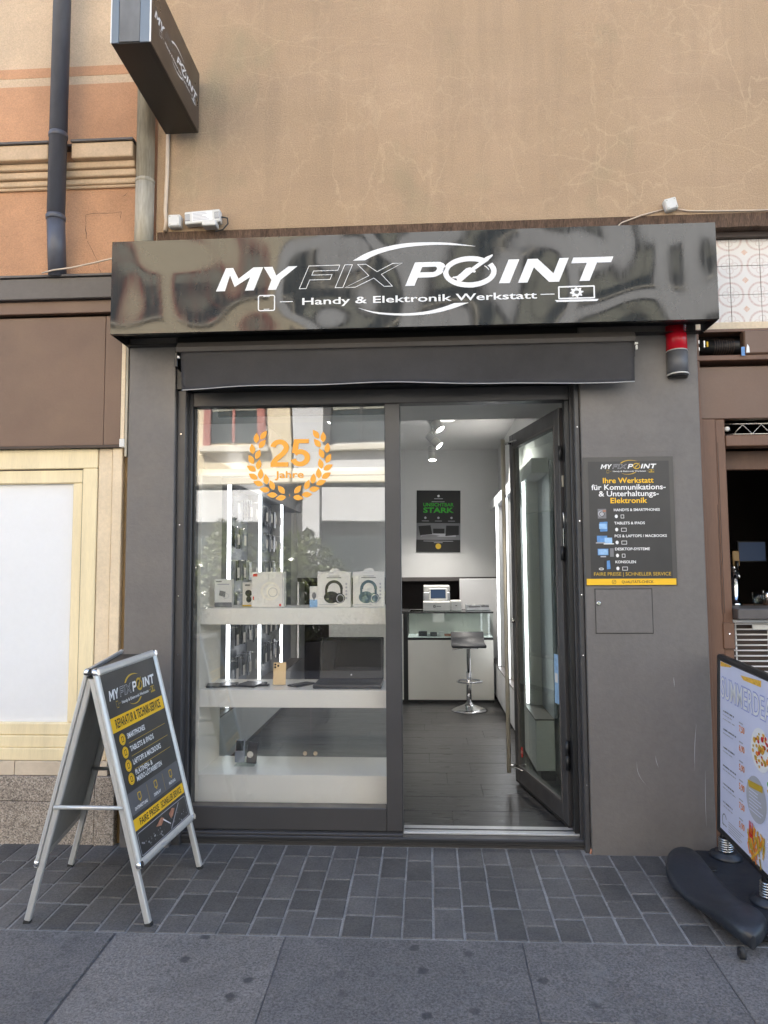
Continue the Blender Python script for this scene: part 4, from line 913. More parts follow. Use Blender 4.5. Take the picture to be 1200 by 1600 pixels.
for y in (-.16, .265):
    lathe('spring_socket', [(.075, 0), (.070, .016), (.052, .024), (.050, .030)], (0, y, .038), 'base_plastic', ks, 24, I4)
    bm = bmesh.new(); pts = [(.031*math.cos(t*.6), y+.031*math.sin(t*.6), .066+t*.6/(2*math.pi)*.0105) for t in range(0, 62)]
    bm_tube(bm, pts, .0042, 6); link('spring', mesh(bm), 'steel', ks, I4); lathe('spring_core', [(.026, 0), (.026, .066)], (0, y, .064), 'black_plastic', ks, 16, I4)
    boxes('spring_bracket', [((-.02, .02), (y-.02, y+.02), (.126, .142))], 'black_metal', ks, .003, I4)
PZ0 = .132; PZ1 = .972
boxes('frame_rail', [((-.017, .017), (PY1, PY0), (PZ0, PZ0+.030))], 'black_plastic', ks, .008, I4); boxes('frame_rail', [((-.017, .017), (PY1, PY0), (PZ1-.030, PZ1))], 'black_plastic', ks, .008, I4)
boxes('frame_rail', [((-.0168, .0168), (PY0-.030, PY0-.0002), (PZ0+.012, PZ1-.012))], 'black_plastic', ks, .008, I4); boxes('frame_rail', [((-.0168, .0168), (PY1+.0002, PY1+.030), (PZ0+.012, PZ1-.012))], 'black_plastic', ks, .008, I4)
box('poster_sheet', (-.010, .010), (PY1+.02, PY0-.02), (PZ0+.02, PZ1-.02), 'paper_lilac', ks, 0, I4)
pr = Print(); a = .300; hh = PZ1-PZ0-.06; Y_ = lambda t: hh*(1-t)     # x from -a (left, near the shop) to a
pr.poly([(-a, Y_(.0)), (-a, Y_(.03)), (-.19, Y_(.012)), (-.17, Y_(0))], 'fries', 1); pr.poly([(-.08, Y_(.03)), (.12, Y_(.01)), (.12, Y_(.045)), (-.05, Y_(.05))], 'fries', 1)
pr.rect(-a+.005, Y_(.215), a-.005, Y_(.085), 'ink_lightblue', 1) if False else None
pr.text('SUMMERDEALS', 0, Y_(.215)+.004, .092, 'ink_lav', .585, .045, 'c', 1); pr.text('SUMMERDEALS', 0, Y_(.215)+.004, .092, 'ink_white', .58, .004, 'c', 2)
items = ['CHICKEN BURGER', 'NUGGETS & POMMES', 'WOCHENMENÜ', 'FALAFEL WRAP', 'SCHNITZEL', 'TAGESSUPPE']
random.seed(9)
for i in range(6):
    y = .285+i*.108
    for k in range(3 if i < 1 else 2):
        wd = random.uniform(.10, .15); pr.rect(-a+.028, Y_(y+.024*k)-.007*(.7 if k else 1), -a+.028+wd, Y_(y+.024*k), 'ink_grey' if k == 0 else 'ink_mid', 1)
        for q in range(9): xx = -a+.028+wd*random.random(); pr.rect(xx, Y_(y+.024*k)-.008, xx+.0035, Y_(y+.024*k)+.001, 'paper_lilac', 2)
    pr.rect(-a+.205, Y_(y+.012)-.006, -a+.245, Y_(y+.012), 'ink_mid', 1); pr.text(random.choice(['5,90', '6,90', '7,50', '4,90']), -a+.205, Y_(y+.066), .026, 'ink_orange', .055, .02, 'l', 1)
for k in range(5): pr.rect(-a+.09, Y_(.925+k*.014), -a+.09+random.uniform(.12, .18), Y_(.925+k*.014)+.004, 'ink_mid', 1)
pr.ring(-a+.045, Y_(.935), .025, .03, .005, 'ink_grey', 1, 20, 250); pr.rect(-a+.02, Y_(.965), -a+.07, Y_(.96), 'ink_grey', 1)
def food(cx, cy, r, base, cols):
    pr.disc(cx, cy, r, base, 2)
    for i in range(60):
        t = random.random()**.6*r*.85; th = random.uniform(0, 6.28); s = random.uniform(.006, .015); pr.disc(cx+t*math.cos(th), cy+t*math.sin(th), s, random.choice(cols), 3+i % 3, s*random.uniform(.4, 1), 8)
food(.115, Y_(.38), .09, 'ink_white', ['fries', 'ink_red', 'ink_orange', 'ink_gold', 'fries']); food(.235, Y_(.56), .06, 'ink_white', ['ink_green', 'ink_red', 'fries', 'ink_skin'])
pr.disc(.075, Y_(.66), .095, 'ink_mid', 2); pr.poly([(-.005, Y_(.585)), (.135, Y_(.565)), (.135, Y_(.60)), (.005, Y_(.62))], 'ink_gold', 3)
for i in range(7): pr.rect(.01, Y_(.63+i*.018), .01+random.uniform(.08, .13), Y_(.63+i*.018)+.004, 'paper_lilac', 3)
for i in range(46):
    cx, cy = random.uniform(.0, .15), Y_(random.uniform(.84, .985)); an = random.uniform(40, 140); dx, dy = .045*math.cos(R_(an)), .045*math.sin(R_(an)); nx, ny = -.005*math.sin(R_(an)), .005*math.cos(R_(an))
    pr.poly([(cx-dx/2-nx, cy-dy/2-ny), (cx+dx/2-nx, cy+dy/2-ny), (cx+dx/2+nx, cy+dy/2+ny), (cx-dx/2+nx, cy-dy/2+ny)], random.choice(['fries', 'fries', 'ink_gold', 'ink_orange']), 3+i % 4)
for i in range(3): pr.rect(.015+i*.014, Y_(.87), .023+i*.014, Y_(.80), 'ink_red', 8)
pr.rect(.013, Y_(.885), .053, Y_(.865), 'ink_red', 8)
pr.build('poster_print', ks, axes((-.0105, 0, PZ0+.03), (0, -1, 0), (0, 0, 1)))
for y_ in (-.36, .12): lathe('filler_cap', [(.022, 0), (.022, .006), (.017, .009)], (-.12, y_, .0415), 'black_plastic', ks, 18, I4)
boxes('wheel_fork', [((-.262, -.238), (-.515, -.485), (.004, .04))], 'black_metal', ks, .003, I4)
lathe('wheel', [(.012, -.009), (.021, -.007), (.021, .007), (.012, .009)], (0, 0, 0), 'rubber', ks, 18, Matrix.Translation((-.25, -.502, .0225)) @ Matrix.Rotation(R_(90), 4, 'Y'))

# ================================================================== shop interior
FZ = .048; BY = 4.7; LX, RXW, CZ = -1.5, .83, 2.755
fl = struct(box('shop_floor', (LX-.05, RXW+.05), (.166, BY+.6), (-.05, .040), 'floor_grout', None, 0))
row = 0; y = .21
while y < 3.95:
    x = LX-random.uniform(0, .9)
    while x < RXW:
        xa, xb = max(x, LX), min(x+.92, RXW)
        if xb-xa > .05: box('floor_tile', (xa+.0012, xb-.0012), (y+.0012, y+.2488), (.0402, FZ+random.uniform(-.0006, .0004)), 'floor_tile', fl, .001)
        x += .92
    y += .25
struct(box('interior_wall_left', (LX-.06, LX), (.20, BY), (FZ-.02, CZ), 'room_wall', None, 0))
struct(box('interior_wall_right', (RXW, RXW+.06), (.305, BY), (FZ-.02, CZ), 'room_wall', None, 0))
struct(box('interior_ceiling', (LX-.06, RXW+.06), (.352, BY), (CZ, CZ+.08), 'room_ceiling', None, 0))
bw = boxes('interior_wall_back', [((LX-.06, RXW+.06), (BY+.001, BY+.10), (1.285, CZ+.08)), ((LX-.06, RXW+.06), (BY+.58, BY+.62), (-.02, 1.6)), ((LX-.06, LX), (BY+.1, BY+.58), (0, 1.5)), ((RXW, RXW+.06), (BY+.1, BY+.58), (0, 1.5)), ((LX, RXW), (BY+.1, BY+.6), (1.52, 1.56))], 'room_wall', None, 0); struct(bw)
box('grey_edge', (LX, RXW), (BY-.012, BY), (1.240, 1.2845), 'gutter_metal', bw, .002)
box('dark_backdrop', (LX+.001, RXW-.001), (BY+.50, BY+.57), (0.041, 1.515), 'back_dark', bw, 0)
box('white_partition', (.362, .79), (BY-.16, BY-.13), (.05, 1.268), 'white_paint', bw, .003)
struct(boxes('inner_soffit', [((LX, RXW), (.30, .64), (2.275, 2.30)), ((LX, RXW), (.61, .64), (2.3005, CZ)), ((LX, RXW), (.168, .3), (2.275, 2.33))], 'soffit', None, 0))

# wall units with vertical light strips
def wall_unit(X, sgn, ys, label, leds, zt):
    t = thing('wall_unit', label, 'cabinet', (X, ys[0], FZ))
    bk = X-sgn*.12
    for i in range(len(ys)-1):
        a, b = ys[i]+.002, ys[i+1]-.002
        box('base_cupboard', tuple(sorted((bk, X))), (a, b), (FZ+.06, .42), 'cabinet_grey', t, .003)
        box('back_panel', tuple(sorted((bk-sgn*.02, bk))), (a, b), (.43, zt-.02), 'panel_grey', t, .002)
        box('top_box', tuple(sorted((bk, X-sgn*.01))), (a, b), (zt-.10, zt), 'cabinet_grey', t, .003)
    box('plinth', tuple(sorted((bk, X-sgn*.03))), (ys[0], ys[-1]), (FZ+.001, FZ+.058), 'black_metal', t, 0)
    box('work_ledge', tuple(sorted((bk, X+sgn*.002))), (ys[0], ys[-1]), (.4205, .43), 'gutter_metal', t, .001)
    for y in leds:
        boxes('light_strip', [(tuple(sorted((X-sgn*.03, X-sgn*.012))), (y-.013, y+.013), (.44, zt-.101))], 'led', t, 0)
        box('strip_profile', tuple(sorted((bk+sgn*.001, X-sgn*.031))), (y-.02, y+.02), (.431, zt-.101), 'alu', t, 0)
    return t
wall_unit(-1.36, 1, [.72, 1.62, 2.52, 3.42, 4.2], 'grey wall unit with three bright vertical light strips, seen through the window', [1.33, 2.28, 3.18], 2.10)
ru = wall_unit(.675, -1, [1.05, 1.75, 2.45, 3.15, 4.19], 'grey wall unit with vertical light strips behind the open door', [1.55, 2.72, 3.55], 2.10)
tube('bracket', [(.79, 2.95, 1.14), (.70, 2.95, 1.14)], .006, 'steel', ru, 8)
random.seed(4); pk = None
bm = bmesh.new(); bm_box(bm, (-.004, .004), (-.04, .04), (-.075, .075), .002); pme = mesh(bm); pme.materials.append(M['packet'])
bm = bmesh.new(); bm_box(bm, (-.0055, -.0045), (-.03, .03), (-.055, .02), 0); pme2 = mesh(bm); pme2.materials.append(M['carton_white'])
bm = bmesh.new(); bm_tube(bm, [(0, 0, 0), (.11, 0, 0)], .003, 6); hk = mesh(bm); hk.materials.append(M['steel'])
for mod in ((1.40, 2.22), (2.34, 3.12)):
    yy = mod[0]+.12
    while yy < mod[1]:
        for z in (.66, .90, 1.14, 1.38, 1.62, 1.85):
            if random.random() < .12: continue
            t = thing('accessory_packet', 'small blister packet hanging on a peg between the light strips', 'packet', (-1.42, yy, z), 'accessory packets on the wall unit')
            for q in range(random.choice((1, 2, 3))):
                o = bpy.data.objects.new('packet', pme); COL.objects.link(o); o.parent = t; o.location = (random.uniform(-.003, .003)+.02*q, random.uniform(-.01, .01), random.uniform(-.01, .01)); o.rotation_euler.x = random.uniform(-.05, .05)
            o = bpy.data.objects.new('packet_card', pme2); COL.objects.link(o); o.parent = t; o.location = (.052, 0, 0); o.rotation_euler.z = math.pi
            o = bpy.data.objects.new('peg', hk); COL.objects.link(o); o.parent = t; o.location = (-.055, 0, .07)
        yy += .19

# window display rack
ds = thing('display_rack', 'white three shelf display rack with sliding glass doors behind the shop window', 'display shelf', (-.73, .4, FZ))
DX0, DX1, DY0, DY1 = -1.244, -.155, .205, .60
box('side_panel', (DX0, DX0+.018), (DY0, DY1), (FZ, 1.94), 'warm_white', ds, .001)
box('end_post', (DX1-.018, DX1), (DY1-.03, DY1), (FZ, 1.94), 'warm_white', ds, .001)
for z0, z1, lip in ((.145, .302, .155), (.652, .744, .09), (1.090, 1.177, .085)):
    s = box('shelf', (DX0+.0185, DX1-.002), (DY0+.02, DY1-.012), (z1-.022, z1), 'white_lam', ds, .001)
    box('shelf_front', (DX0+.0185, DX1-.002), (DY0, DY0+.0195), (z0, z1+.0005), 'white_lam', ds, .002)
boxes('top_rail', [((DX0+.0185, DX1), (DY0, DY0+.03), (1.895, 1.935))], 'warm_white', ds, .002); boxes('top_rail', [((DX0+.0185, DX1), (DY1-.03, DY1), (1.895, 1.935))], 'warm_white', ds, .002)
box('back_door', (DX0+.02, -.69), (DY1-.008, DY1-.003), (.303, .65), 'case_glass', ds, 0); box('back_door', (-.68, DX1-.02), (DY1-.0145, DY1-.0095), (.303, .65), 'case_glass', ds, 0)
for x in (-.715, -.655): lathe('knob', [(.006, 0), (.008, .004), (.0125, .016), (.010, .024)], (0, 0, 0), 'cream_trim', ds, 16, Matrix.Translation(Vector((x, DY1-.015, .325))-WL[ds]) @ Matrix.Rotation(R_(90), 4, 'X'))

def carton(name, x0, x1, y, z0, z1, d, label, front, rot=0, hang=False):
    t = thing(name, label, 'box', ((x0+x1)/2, y, z0+.0006)); w_ = x1-x0; h_ = z1-z0
    mt = Matrix.Rotation(rot, 4, 'Z')
    box('carton', (-w_/2, w_/2), (-d/2, d/2), (0, h_), 'carton_white', t, .0012, mt)
    if hang: prism('hanging_tab', [(-.030, h_), (.030, h_), (.026, h_+.012), (.012, h_+.019), (-.012, h_+.019), (-.026, h_+.012)], -.0012, .0012, 'carton_white', t, 'Y', 0, mt)
    p = Print(); front(p, w_, h_); p.build('print', t, mt @ axes((0, -d/2-.0002, 0), (1, 0, 0), (0, 0, 1))); return t
def hp_print(c1, c2, ring):
    def f(p, w_, h_):
        p.rect(-.03, h_*.86, .03, h_*.885, 'ink_mid'); p.rect(-.04, h_*.815, .04, h_*.84, 'ink_grey')
        p.ring(0, h_*.50, w_*.27, h_*.26, .016, c1, 1, 0, 180, 20)
        p.disc(-.014, h_*.27, w_*.23, c1, 2, h_*.17); p.disc(.030, h_*.245, w_*.17, c2, 3, h_*.145); p.ring(.035, h_*.235, .022, .024, .005, ring, 4)
        p.rect(-w_*.27, h_*.35, -w_*.20, h_*.52, c1, 2); p.rect(w_*.19, h_*.35, w_*.26, h_*.52, c1, 2)
        for i in range(5): p.disc(w_*.37, h_*(.25+.1*i), .006, 'ink_mid', 1, None, 10)
        p.rect(-w_*.45, h_*.06, w_*.1, h_*.075, 'ink_mid')
    return f
def p_small(p, w_, h_):
    p.rect(-w_/2, 0, w_/2, h_*.17, 'ink_grey'); p.rect(-w_*.42, h_*.9, -w_*.1, h_*.94, 'ink_grey'); p.rect(-w_*.35, h_*.8, w_*.35, h_*.84, 'ink_mid'); p.poly([(-w_*.25, h_*.42), (w_*.1, h_*.36), (w_*.15, h_*.55), (-w_*.2, h_*.60)], 'ink_grey', 2); p.ring(w_*.15, h_*.4, .018, .014, .002, 'ink_mid', 2)
def p_big(p, w_, h_):
    p.rect(-w_*.46, h_*.87, -w_*.32, h_*.95, 'ink_red'); p.ring(.015, h_*.45, w_*.30, h_*.27, .012, 'warm_white', 1); p.disc(.03, h_*.42, w_*.2, 'warm_white', 2, h_*.18); p.ring(.03, h_*.42, .026, .026, .003, 'ink_mid', 3)
    p.rect(-w_*.46, h_*.2, -w_*.42, h_*.3, 'ink_red'); p.rect(w_*.36, h_*.02, w_*.42, h_*.09, 'ink_red'); p.rect(w_*.46, h_*.1, w_*.475, h_*.95, 'ink_mid')
def p_dark(p, w_, h_): p.rect(-w_*.3, h_*.85, w_*.1, h_*.92, 'ink_grey'); p.disc(0, h_*.55, w_*.28, 'ink_black', 1, h_*.14); p.disc(.002, h_*.3, w_*.22, 'ink_black', 1, h_*.14); p.rect(-w_/2, 0, w_/2, h_*.07, 'ink_gold')
def p_blue(p, w_, h_): p.rect(-w_/2, 0, w_/2, h_*.35, 'ink_lightblue'); p.disc(0, h_*.55, w_*.25, 'ink_grey', 1, h_*.16); p.rect(-w_*.06, h_*.3, w_*.06, h_*.5, 'ink_grey', 2)
SHT = 1.177
carton('product_box', -1.188, -1.091, .36, SHT, 1.331, .05, 'small white cable box at the left end of the top display shelf', p_small, R_(2))
carton('product_box', -1.045, -.975, .42, SHT, 1.312, .05, 'narrow white earbud box partly behind the pale headphone box', p_dark)
carton('product_box', -.977, -.795, .36, SHT, 1.371, .06, 'pale headphone box with red corner marks, centre of the top shelf', p_big, R_(-1.5))
carton('product_box', -.652, -.604, .35, SHT, 1.29, .04, 'tiny white and blue box leaning beside the black headphone box', p_blue, R_(4))
carton('product_box', -.606, -.422, .35, SHT, 1.370, .06, 'white box printed with black headphones on the top shelf', hp_print('ink_black', 'ink_black', 'ink_mid'), 0, True)
carton('product_box', -.410, -.236, .35, SHT, 1.370, .06, 'white box printed with blue headphones next to the door mullion', hp_print('ink_slate', 'ink_slate', 'ink_mid'), R_(1), True)
MST = .7445
lp = thing('laptop', 'open black laptop facing the street on the middle display shelf', 'laptop', (-.435, .36, MST))
box('base', (-.185, .185), (-.12, .11), (.001, .022), 'black_plastic', lp, .006, I4, 2)
lm = Matrix.Translation((0, .112, .020)) @ Matrix.Rotation(R_(-12), 4, 'X')
box('screen_lid', (-.183, .183), (-.004, .008), (0, .235), 'black_plastic', lp, .004, lm); box('screen', (-.168, .168), (-.0052, -.0042), (.045, .223), 'screen_black', lp, 0, lm)
kb = boxes('keyboard', [((-.16+i*.0215, -.142+i*.0215), (-.01+j*.02, .007+j*.02), (.0221, .0235)) for i in range(15) for j in range(5)], 'carton_dark', lp, 0, I4)
lg = Print(); lg.disc(0, .022, .0045, 'ink_white', 1, None, 12); lg.build('logo_dot', lp, lm @ axes((0, -.0045, 0), (1, 0, 0), (0, 0, 1)))
gp = thing('gold_phone', 'upright gold smartphone with three camera lenses on the middle display shelf', 'phone', (-.825, .36, MST))
gm = Matrix.Rotation(R_(-8), 4, 'X')
box('body', (-.036, .036), (-.004, .004), (.002, .125), 'gold_phone', gp, .0025, gm, 2); box('camera_plate', (-.033, .002), (-.0055, -.0042), (.09, .122), 'gold_phone', gp, .001, gm)
for x, z in ((-.024, .113), (-.024, .098), (-.008, .106)): lathe('lens', [(.0062, 0), (.0058, .002), (.004, .0022)], (0, 0, 0), 'black_plastic', gp, 14, gm @ Matrix.Translation((x, -.0055, z)) @ Matrix.Rotation(R_(90), 4, 'X'))
boxes('stand', [((-.02, .02), (.004, .05), (.0008, .006)), ((-.006, .006), (.006, .012), (.006, .06))], 'black_plastic', gp, .001, I4)
def slab(name, x, y, w_, d, label, cat, rz):
    t = thing(name, label, cat, (x, y, MST), mtx=Matrix.Translation((x, y, MST)) @ Matrix.Rotation(rz, 4, 'Z'))
    box('body', (-w_/2, w_/2), (-d/2, d/2), (.0008, .010), 'black_plastic', t, .003); box('screen', (-w_/2+.005, w_/2-.005), (-d/2+.005, d/2-.005), (.0101, .0106), 'screen_black', t, 0)
slab('tablet', -1.135, .33, .17, .115, 'black tablet lying at the left end of the middle display shelf', 'tablet', R_(12)); slab('tablet', -.985, .36, .125, .16, 'second black tablet lying flat, nearer the gold phone', 'tablet', R_(-15)); slab('smartphone', -.70, .36, .075, .15, 'black smartphone lying between the gold phone and the laptop', 'phone', R_(-35))
mini = thing('small_gadget', 'little black clip gadget right beside the gold phone', 'gadget', (-.905, .33, MST)); boxes('body', [((-.03, .03), (-.012, .012), (.0006, .012)), ((.004, .02), (-.006, .006), (.0125, .022))], 'black_plastic', mini, .002, I4)
gt = thing('gadget_stand', 'clear stand holding a grey and a black gadget on the bottom shelf', 'gadget', (-1.02, .40, .302))
box('plate', (-.055, .055), (-.04, .04), (.0006, .005), 'case_glass', gt, 0, I4); box('upright', (-.05, .05), (.010, .014), (.005, .10), 'case_glass', gt, 0, I4)
box('grey_device', (-.062, -.008), (-.010, .008), (.012, .135), 'panel_grey', gt, .005, Matrix.Rotation(R_(-10), 4, 'X'), 2); box('device_face', (-.056, -.014), (-.012, -.0105), (.075, .128), 'screen_black', gt, .0005, Matrix.Rotation(R_(-10), 4, 'X'))
box('black_device', (.002, .058), (-.006, .012), (.010, .125), 'black_plastic', gt, .004, Matrix.Rotation(R_(-8), 4, 'X') @ Matrix.Rotation(R_(4), 4, 'Y'), 2); lathe('clip_ring', [(.016, 0), (.018, .004), (.016, .008)], (0, 0, 0), 'steel', gt, 14, Matrix.Translation((.03, -.016, .06)) @ Matrix.Rotation(R_(80), 4, 'X'))

# sales counter
ct = thing('sales_counter', 'white sales counter with a glass showcase top at the back of the shop', 'counter', (0, 3.95, FZ))
CY = 3.72
box('front_panel', (-.20, .655), (CY, CY+.02), (.075, .668), 'white_lam', ct, .002); box('plinth', (-1.0, .655), (CY+.01, CY+.4), (FZ, .0745), 'black_metal', ct, 0)
box('corner_trim', (-.245, -.2005), (CY-.004, CY+.45), (.05, .955), 'black_plastic', ct, .002); box('front_panel', (-1.0, -.2455), (CY-.002, CY+.02), (.0752, .93), 'white_lam', ct, .002)
box('black_edge', (-.20, .655), (CY-.003, CY+.02), (.6685, .690), 'black_plastic', ct, .001); box('case_floor', (-.20, .655), (CY+.0205, CY+.45), (.672, .692), 'counter_grey', ct, 0)
box('case_front', (-.199, .655), (CY, CY+.006), (.6905, .932), 'case_glass', ct, 0); box('case_back', (-.199, .655), (CY+.44, CY+.45), (.6925, .932), 'white_lam', ct, 0)
boxes('top_frame', [((-.20, .66), (CY-.004, CY+.016), (.9325, .948)), ((-.20, .66), (CY+.43, CY+.45), (.9325, .948)), ((-.2, -.18), (CY+.0165, CY+.4295), (.9325, .948))], 'black_plastic', ct, .001)
box('top_glass', (-.1795, .66), (CY+.0165, CY+.4295), (.938, .946), 'case_glass', ct, 0); box('worktop', (-1.0, -.2455), (CY-.01, CY+.46), (.9305, .957), 'black_plastic', ct, .002)
box('work_surface', (-.2, .66), (CY+.4505, CY+.85), (.9, .93), 'gutter_metal', ct, .002); boxes('side', [((-1.0, -.98), (CY+.0205, CY+.45), (.075, .93))], 'white_lam', ct, 0)
for i, (x, w_, h_, m, lab, cat) in enumerate(((-.05, .09, .05, 'black_plastic', 'dark coiled item at the left inside the glass counter', 'gadget'), (.06, .07, .04, 'carton_dark', 'dark small case second from the left in the glass counter', 'case'), (.14, .05, .045, 'carton_white', 'tiny white carton standing in the middle of the glass counter', 'box'), (.25, .16, .022, 'ink_skin', 'flat copper coloured strip lying in the glass counter', 'strip'), (.40, .05, .03, 'black_plastic', 'black plug at the right end of the strip in the glass counter', 'plug'))):
    t = thing('counter_item', lab, cat, (x, CY+.16, .6925)); bm = bmesh.new(); bm_box(bm, (-w_/2, w_/2), (-.03, .03), (.0005, h_), .004); bm_box(bm, (-w_/4, w_/4), (-.04, -.031), (.0005, h_*.6), .003); link('body', mesh(bm), m, t, I4)
ps_ = thing('tablet_register', 'small white tablet till with a blue screen on the counter', 'till', (.113, 4.0, 1.0405))
sm = Matrix.Translation((0, 0, .012)) @ Matrix.Rotation(R_(-10), 4, 'X')
box('bezel', (-.095, .095), (-.006, .006), (0, .125), 'white_plastic', ps_, .005, sm); box('screen', (-.078, .078), (-.0072, -.0062), (.018, .112), 'pos_screen', ps_, 0, sm)
prism('foot', [(-.06, 0), (.06, 0), (.04, .02), (-.04, .02)], -.03, .06, 'white_plastic', ps_, 'Y', .002, I4)
cb = thing('cash_drawer', 'white cash drawer box with a small dark logo on the counter', 'cash drawer', (.095, 4.0, .949)); box('body', (-.14, .14), (-.14, .14), (.0006, .0915), 'white_plastic', cb, .004, I4)
p_ = Print(); p_.frame(-.035, .035, -.012, .058, .006, 'ink_black', 1, .004); p_.rect(-.003, .043, .045, .050, 'ink_grey'); p_.build('logo_print', cb, axes((0, -.1402, 0), (1, 0, 0), (0, 0, 1)))
cb2 = thing('receipt_printer', 'small white receipt printer right of the cash drawer', 'printer', (.295, 3.98, .949)); box('body', (-.055, .055), (-.12, .12), (.0006, .103), 'white_plastic', cb2, .006, I4); box('paper_slot', (-.035, .035), (-.06, -.052), (.1031, .1045), 'black_plastic', cb2, 0, I4); box('button', (-.008, .008), (-.1215, -.1203), (.05, .058), 'ink_black', cb2, 0, I4)
pn = thing('office_printer', 'grey white printer behind the tablet till', 'printer', (.10, 4.36, .9305)); box('body', (-.145, .145), (-.13, .13), (.0006, .20), 'cabinet_grey', pn, .01, I4); box('lid', (-.142, .142), (-.12, .12), (.2005, .27), 'white_plastic', pn, .008, I4)
tr = thing('letter_tray', 'low grey letter tray with black inserts right of the receipt printer', 'tray', (.53, 4.05, .949)); boxes('tray', [((-.13, .12), (-.08, .08), (.0006, .008)), ((-.13, -.122), (-.08, .08), (.008, .06)), ((-.13, .12), (.072, .08), (.008, .05))], 'cabinet_grey', tr, .001, I4); boxes('insert', [((-.10, .02), (-.07, .03), (.03, .038)), ((.03, .11), (-.06, .03), (.034, .042))], 'black_plastic', tr, .002, I4); tube('wire_rim', [(-.12, -.078, .05), (0, -.078, .055), (.11, -.078, .05)], .003, 'steel', tr, 6, I4)

# bar stool
st = thing('bar_stool', 'chrome bar stool with a dark low back seat before the counter', 'stool', (.383, 3.33, FZ))
lathe('base', [(.172, .0006), (.172, .008), (.13, .022), (.07, .045), (.035, .062), (.03, .075)], (0, 0, 0), 'chrome', st, 36, I4)
lathe('column', [(.024, .07), (.024, .36), (.018, .362), (.018, .60)], (0, 0, 0), 'chrome', st, 20, I4)
bm = bmesh.new(); pts = [(.105*math.cos(a*.2618)*1.1, -.09+.10*math.sin(a*.2618), .285) for a in range(25)]; bm_tube(bm, pts, .0085, 8, False); bm_tube(bm, [(0, -.02, .285), (0, -.02, .31)], .008, 8); link('footrest', mesh(bm), 'chrome', st, I4)
bm = bmesh.new(); sec = [(-.19, .612), (-.185, .60), (.0, .592), (.10, .597), (.16, .63), (.185, .70), (.195, .715), (.178, .722), (.145, .665), (.09, .63), (0, .622), (-.17, .628)]
A = [bm.verts.new((-.158, y, z)) for y, z in sec]; B = [bm.verts.new((.158, y, z)) for y, z in sec]; bm.faces.new(A); bm.faces.new(B[::-1])
for i in range(len(sec)): bm.faces.new((A[i], B[i], B[(i+1) % len(sec)], A[(i+1) % len(sec)]))
bmesh.ops.bevel(bm, geom=[e for e in bm.edges], offset=.005, segments=2, affect='EDGES'); link('seat', mesh(bm, True), 'dark_leather', st, I4)
box('seat_plate', (-.09, .09), (-.09, .09), (.583, .591), 'steel', st, .002, I4); tube('lift_lever', [(0, 0, .586), (-.08, -.05, .582), (-.155, -.09, .575)], .005, 'chrome', st, 8, I4)

# poster on the back wall
wp = thing('wall_poster', 'black advertising poster with green headline hung on the back wall', 'poster', (.13, BY-.002, 1.57)); wm = Matrix.Rotation(R_(1.0), 4, 'Y')
box('sheet', (-.252, .252), (-.004, 0), (0, .712), 'ink_black', wp, 0, wm); pr = Print(); Z = lambda t: .712*(1-t)
pr.text('UNSICHTBAR', -.175, Z(.258), .038, 'ink_green', .35, .02, 'l', 1); pr.text('STARK', -.175, Z(.360), .056, 'ink_green', .35, .03, 'l', 1)
pr.disc(-.0, Z(.09), .014, 'ink_white', 1); pr.rect(-.05, Z(.14), .05, Z(.13), 'ink_mid'); pr.rect(-.08, Z(.188), .07, Z(.18), 'ink_mid')
for x in (-.15, 0, .15): pr.disc(x, Z(.445), .013, 'ink_mid', 1); pr.rect(x-.04, Z(.50), x+.04, Z(.493), 'ink_mid')
pr.rect(-.252, Z(.80), .252, Z(.53), 'ink_grey', 1); pr.rect(-.2, Z(.75), .2, Z(.70), 'ink_mid', 2)
pr.poly([(-.23, Z(.58)), (-.09, Z(.565)), (-.07, Z(.71)), (-.21, Z(.73))], 'ink_black', 3); pr.rect(-.06, Z(.70), .07, Z(.62), 'ink_black', 3); pr.poly([(.09, Z(.57)), (.235, Z(.57)), (.235, Z(.72)), (.08, Z(.74))], 'ink_black', 3)
pr.poly([(-.21, Z(.735)), (-.06, Z(.715)), (.02, Z(.735)), (-.12, Z(.785))], 'ink_grey', 3); pr.rect(-.17, Z(.825), .17, Z(.818), 'ink_mid', 2); pr.rect(-.05, Z(.85), .05, Z(.843), 'ink_mid', 2); pr.disc(0, Z(.905), .032, 'ink_gold', 2); pr.build('print', wp, wm @ axes((0, -.0042, 0), (1, 0, 0), (0, 0, 1)))

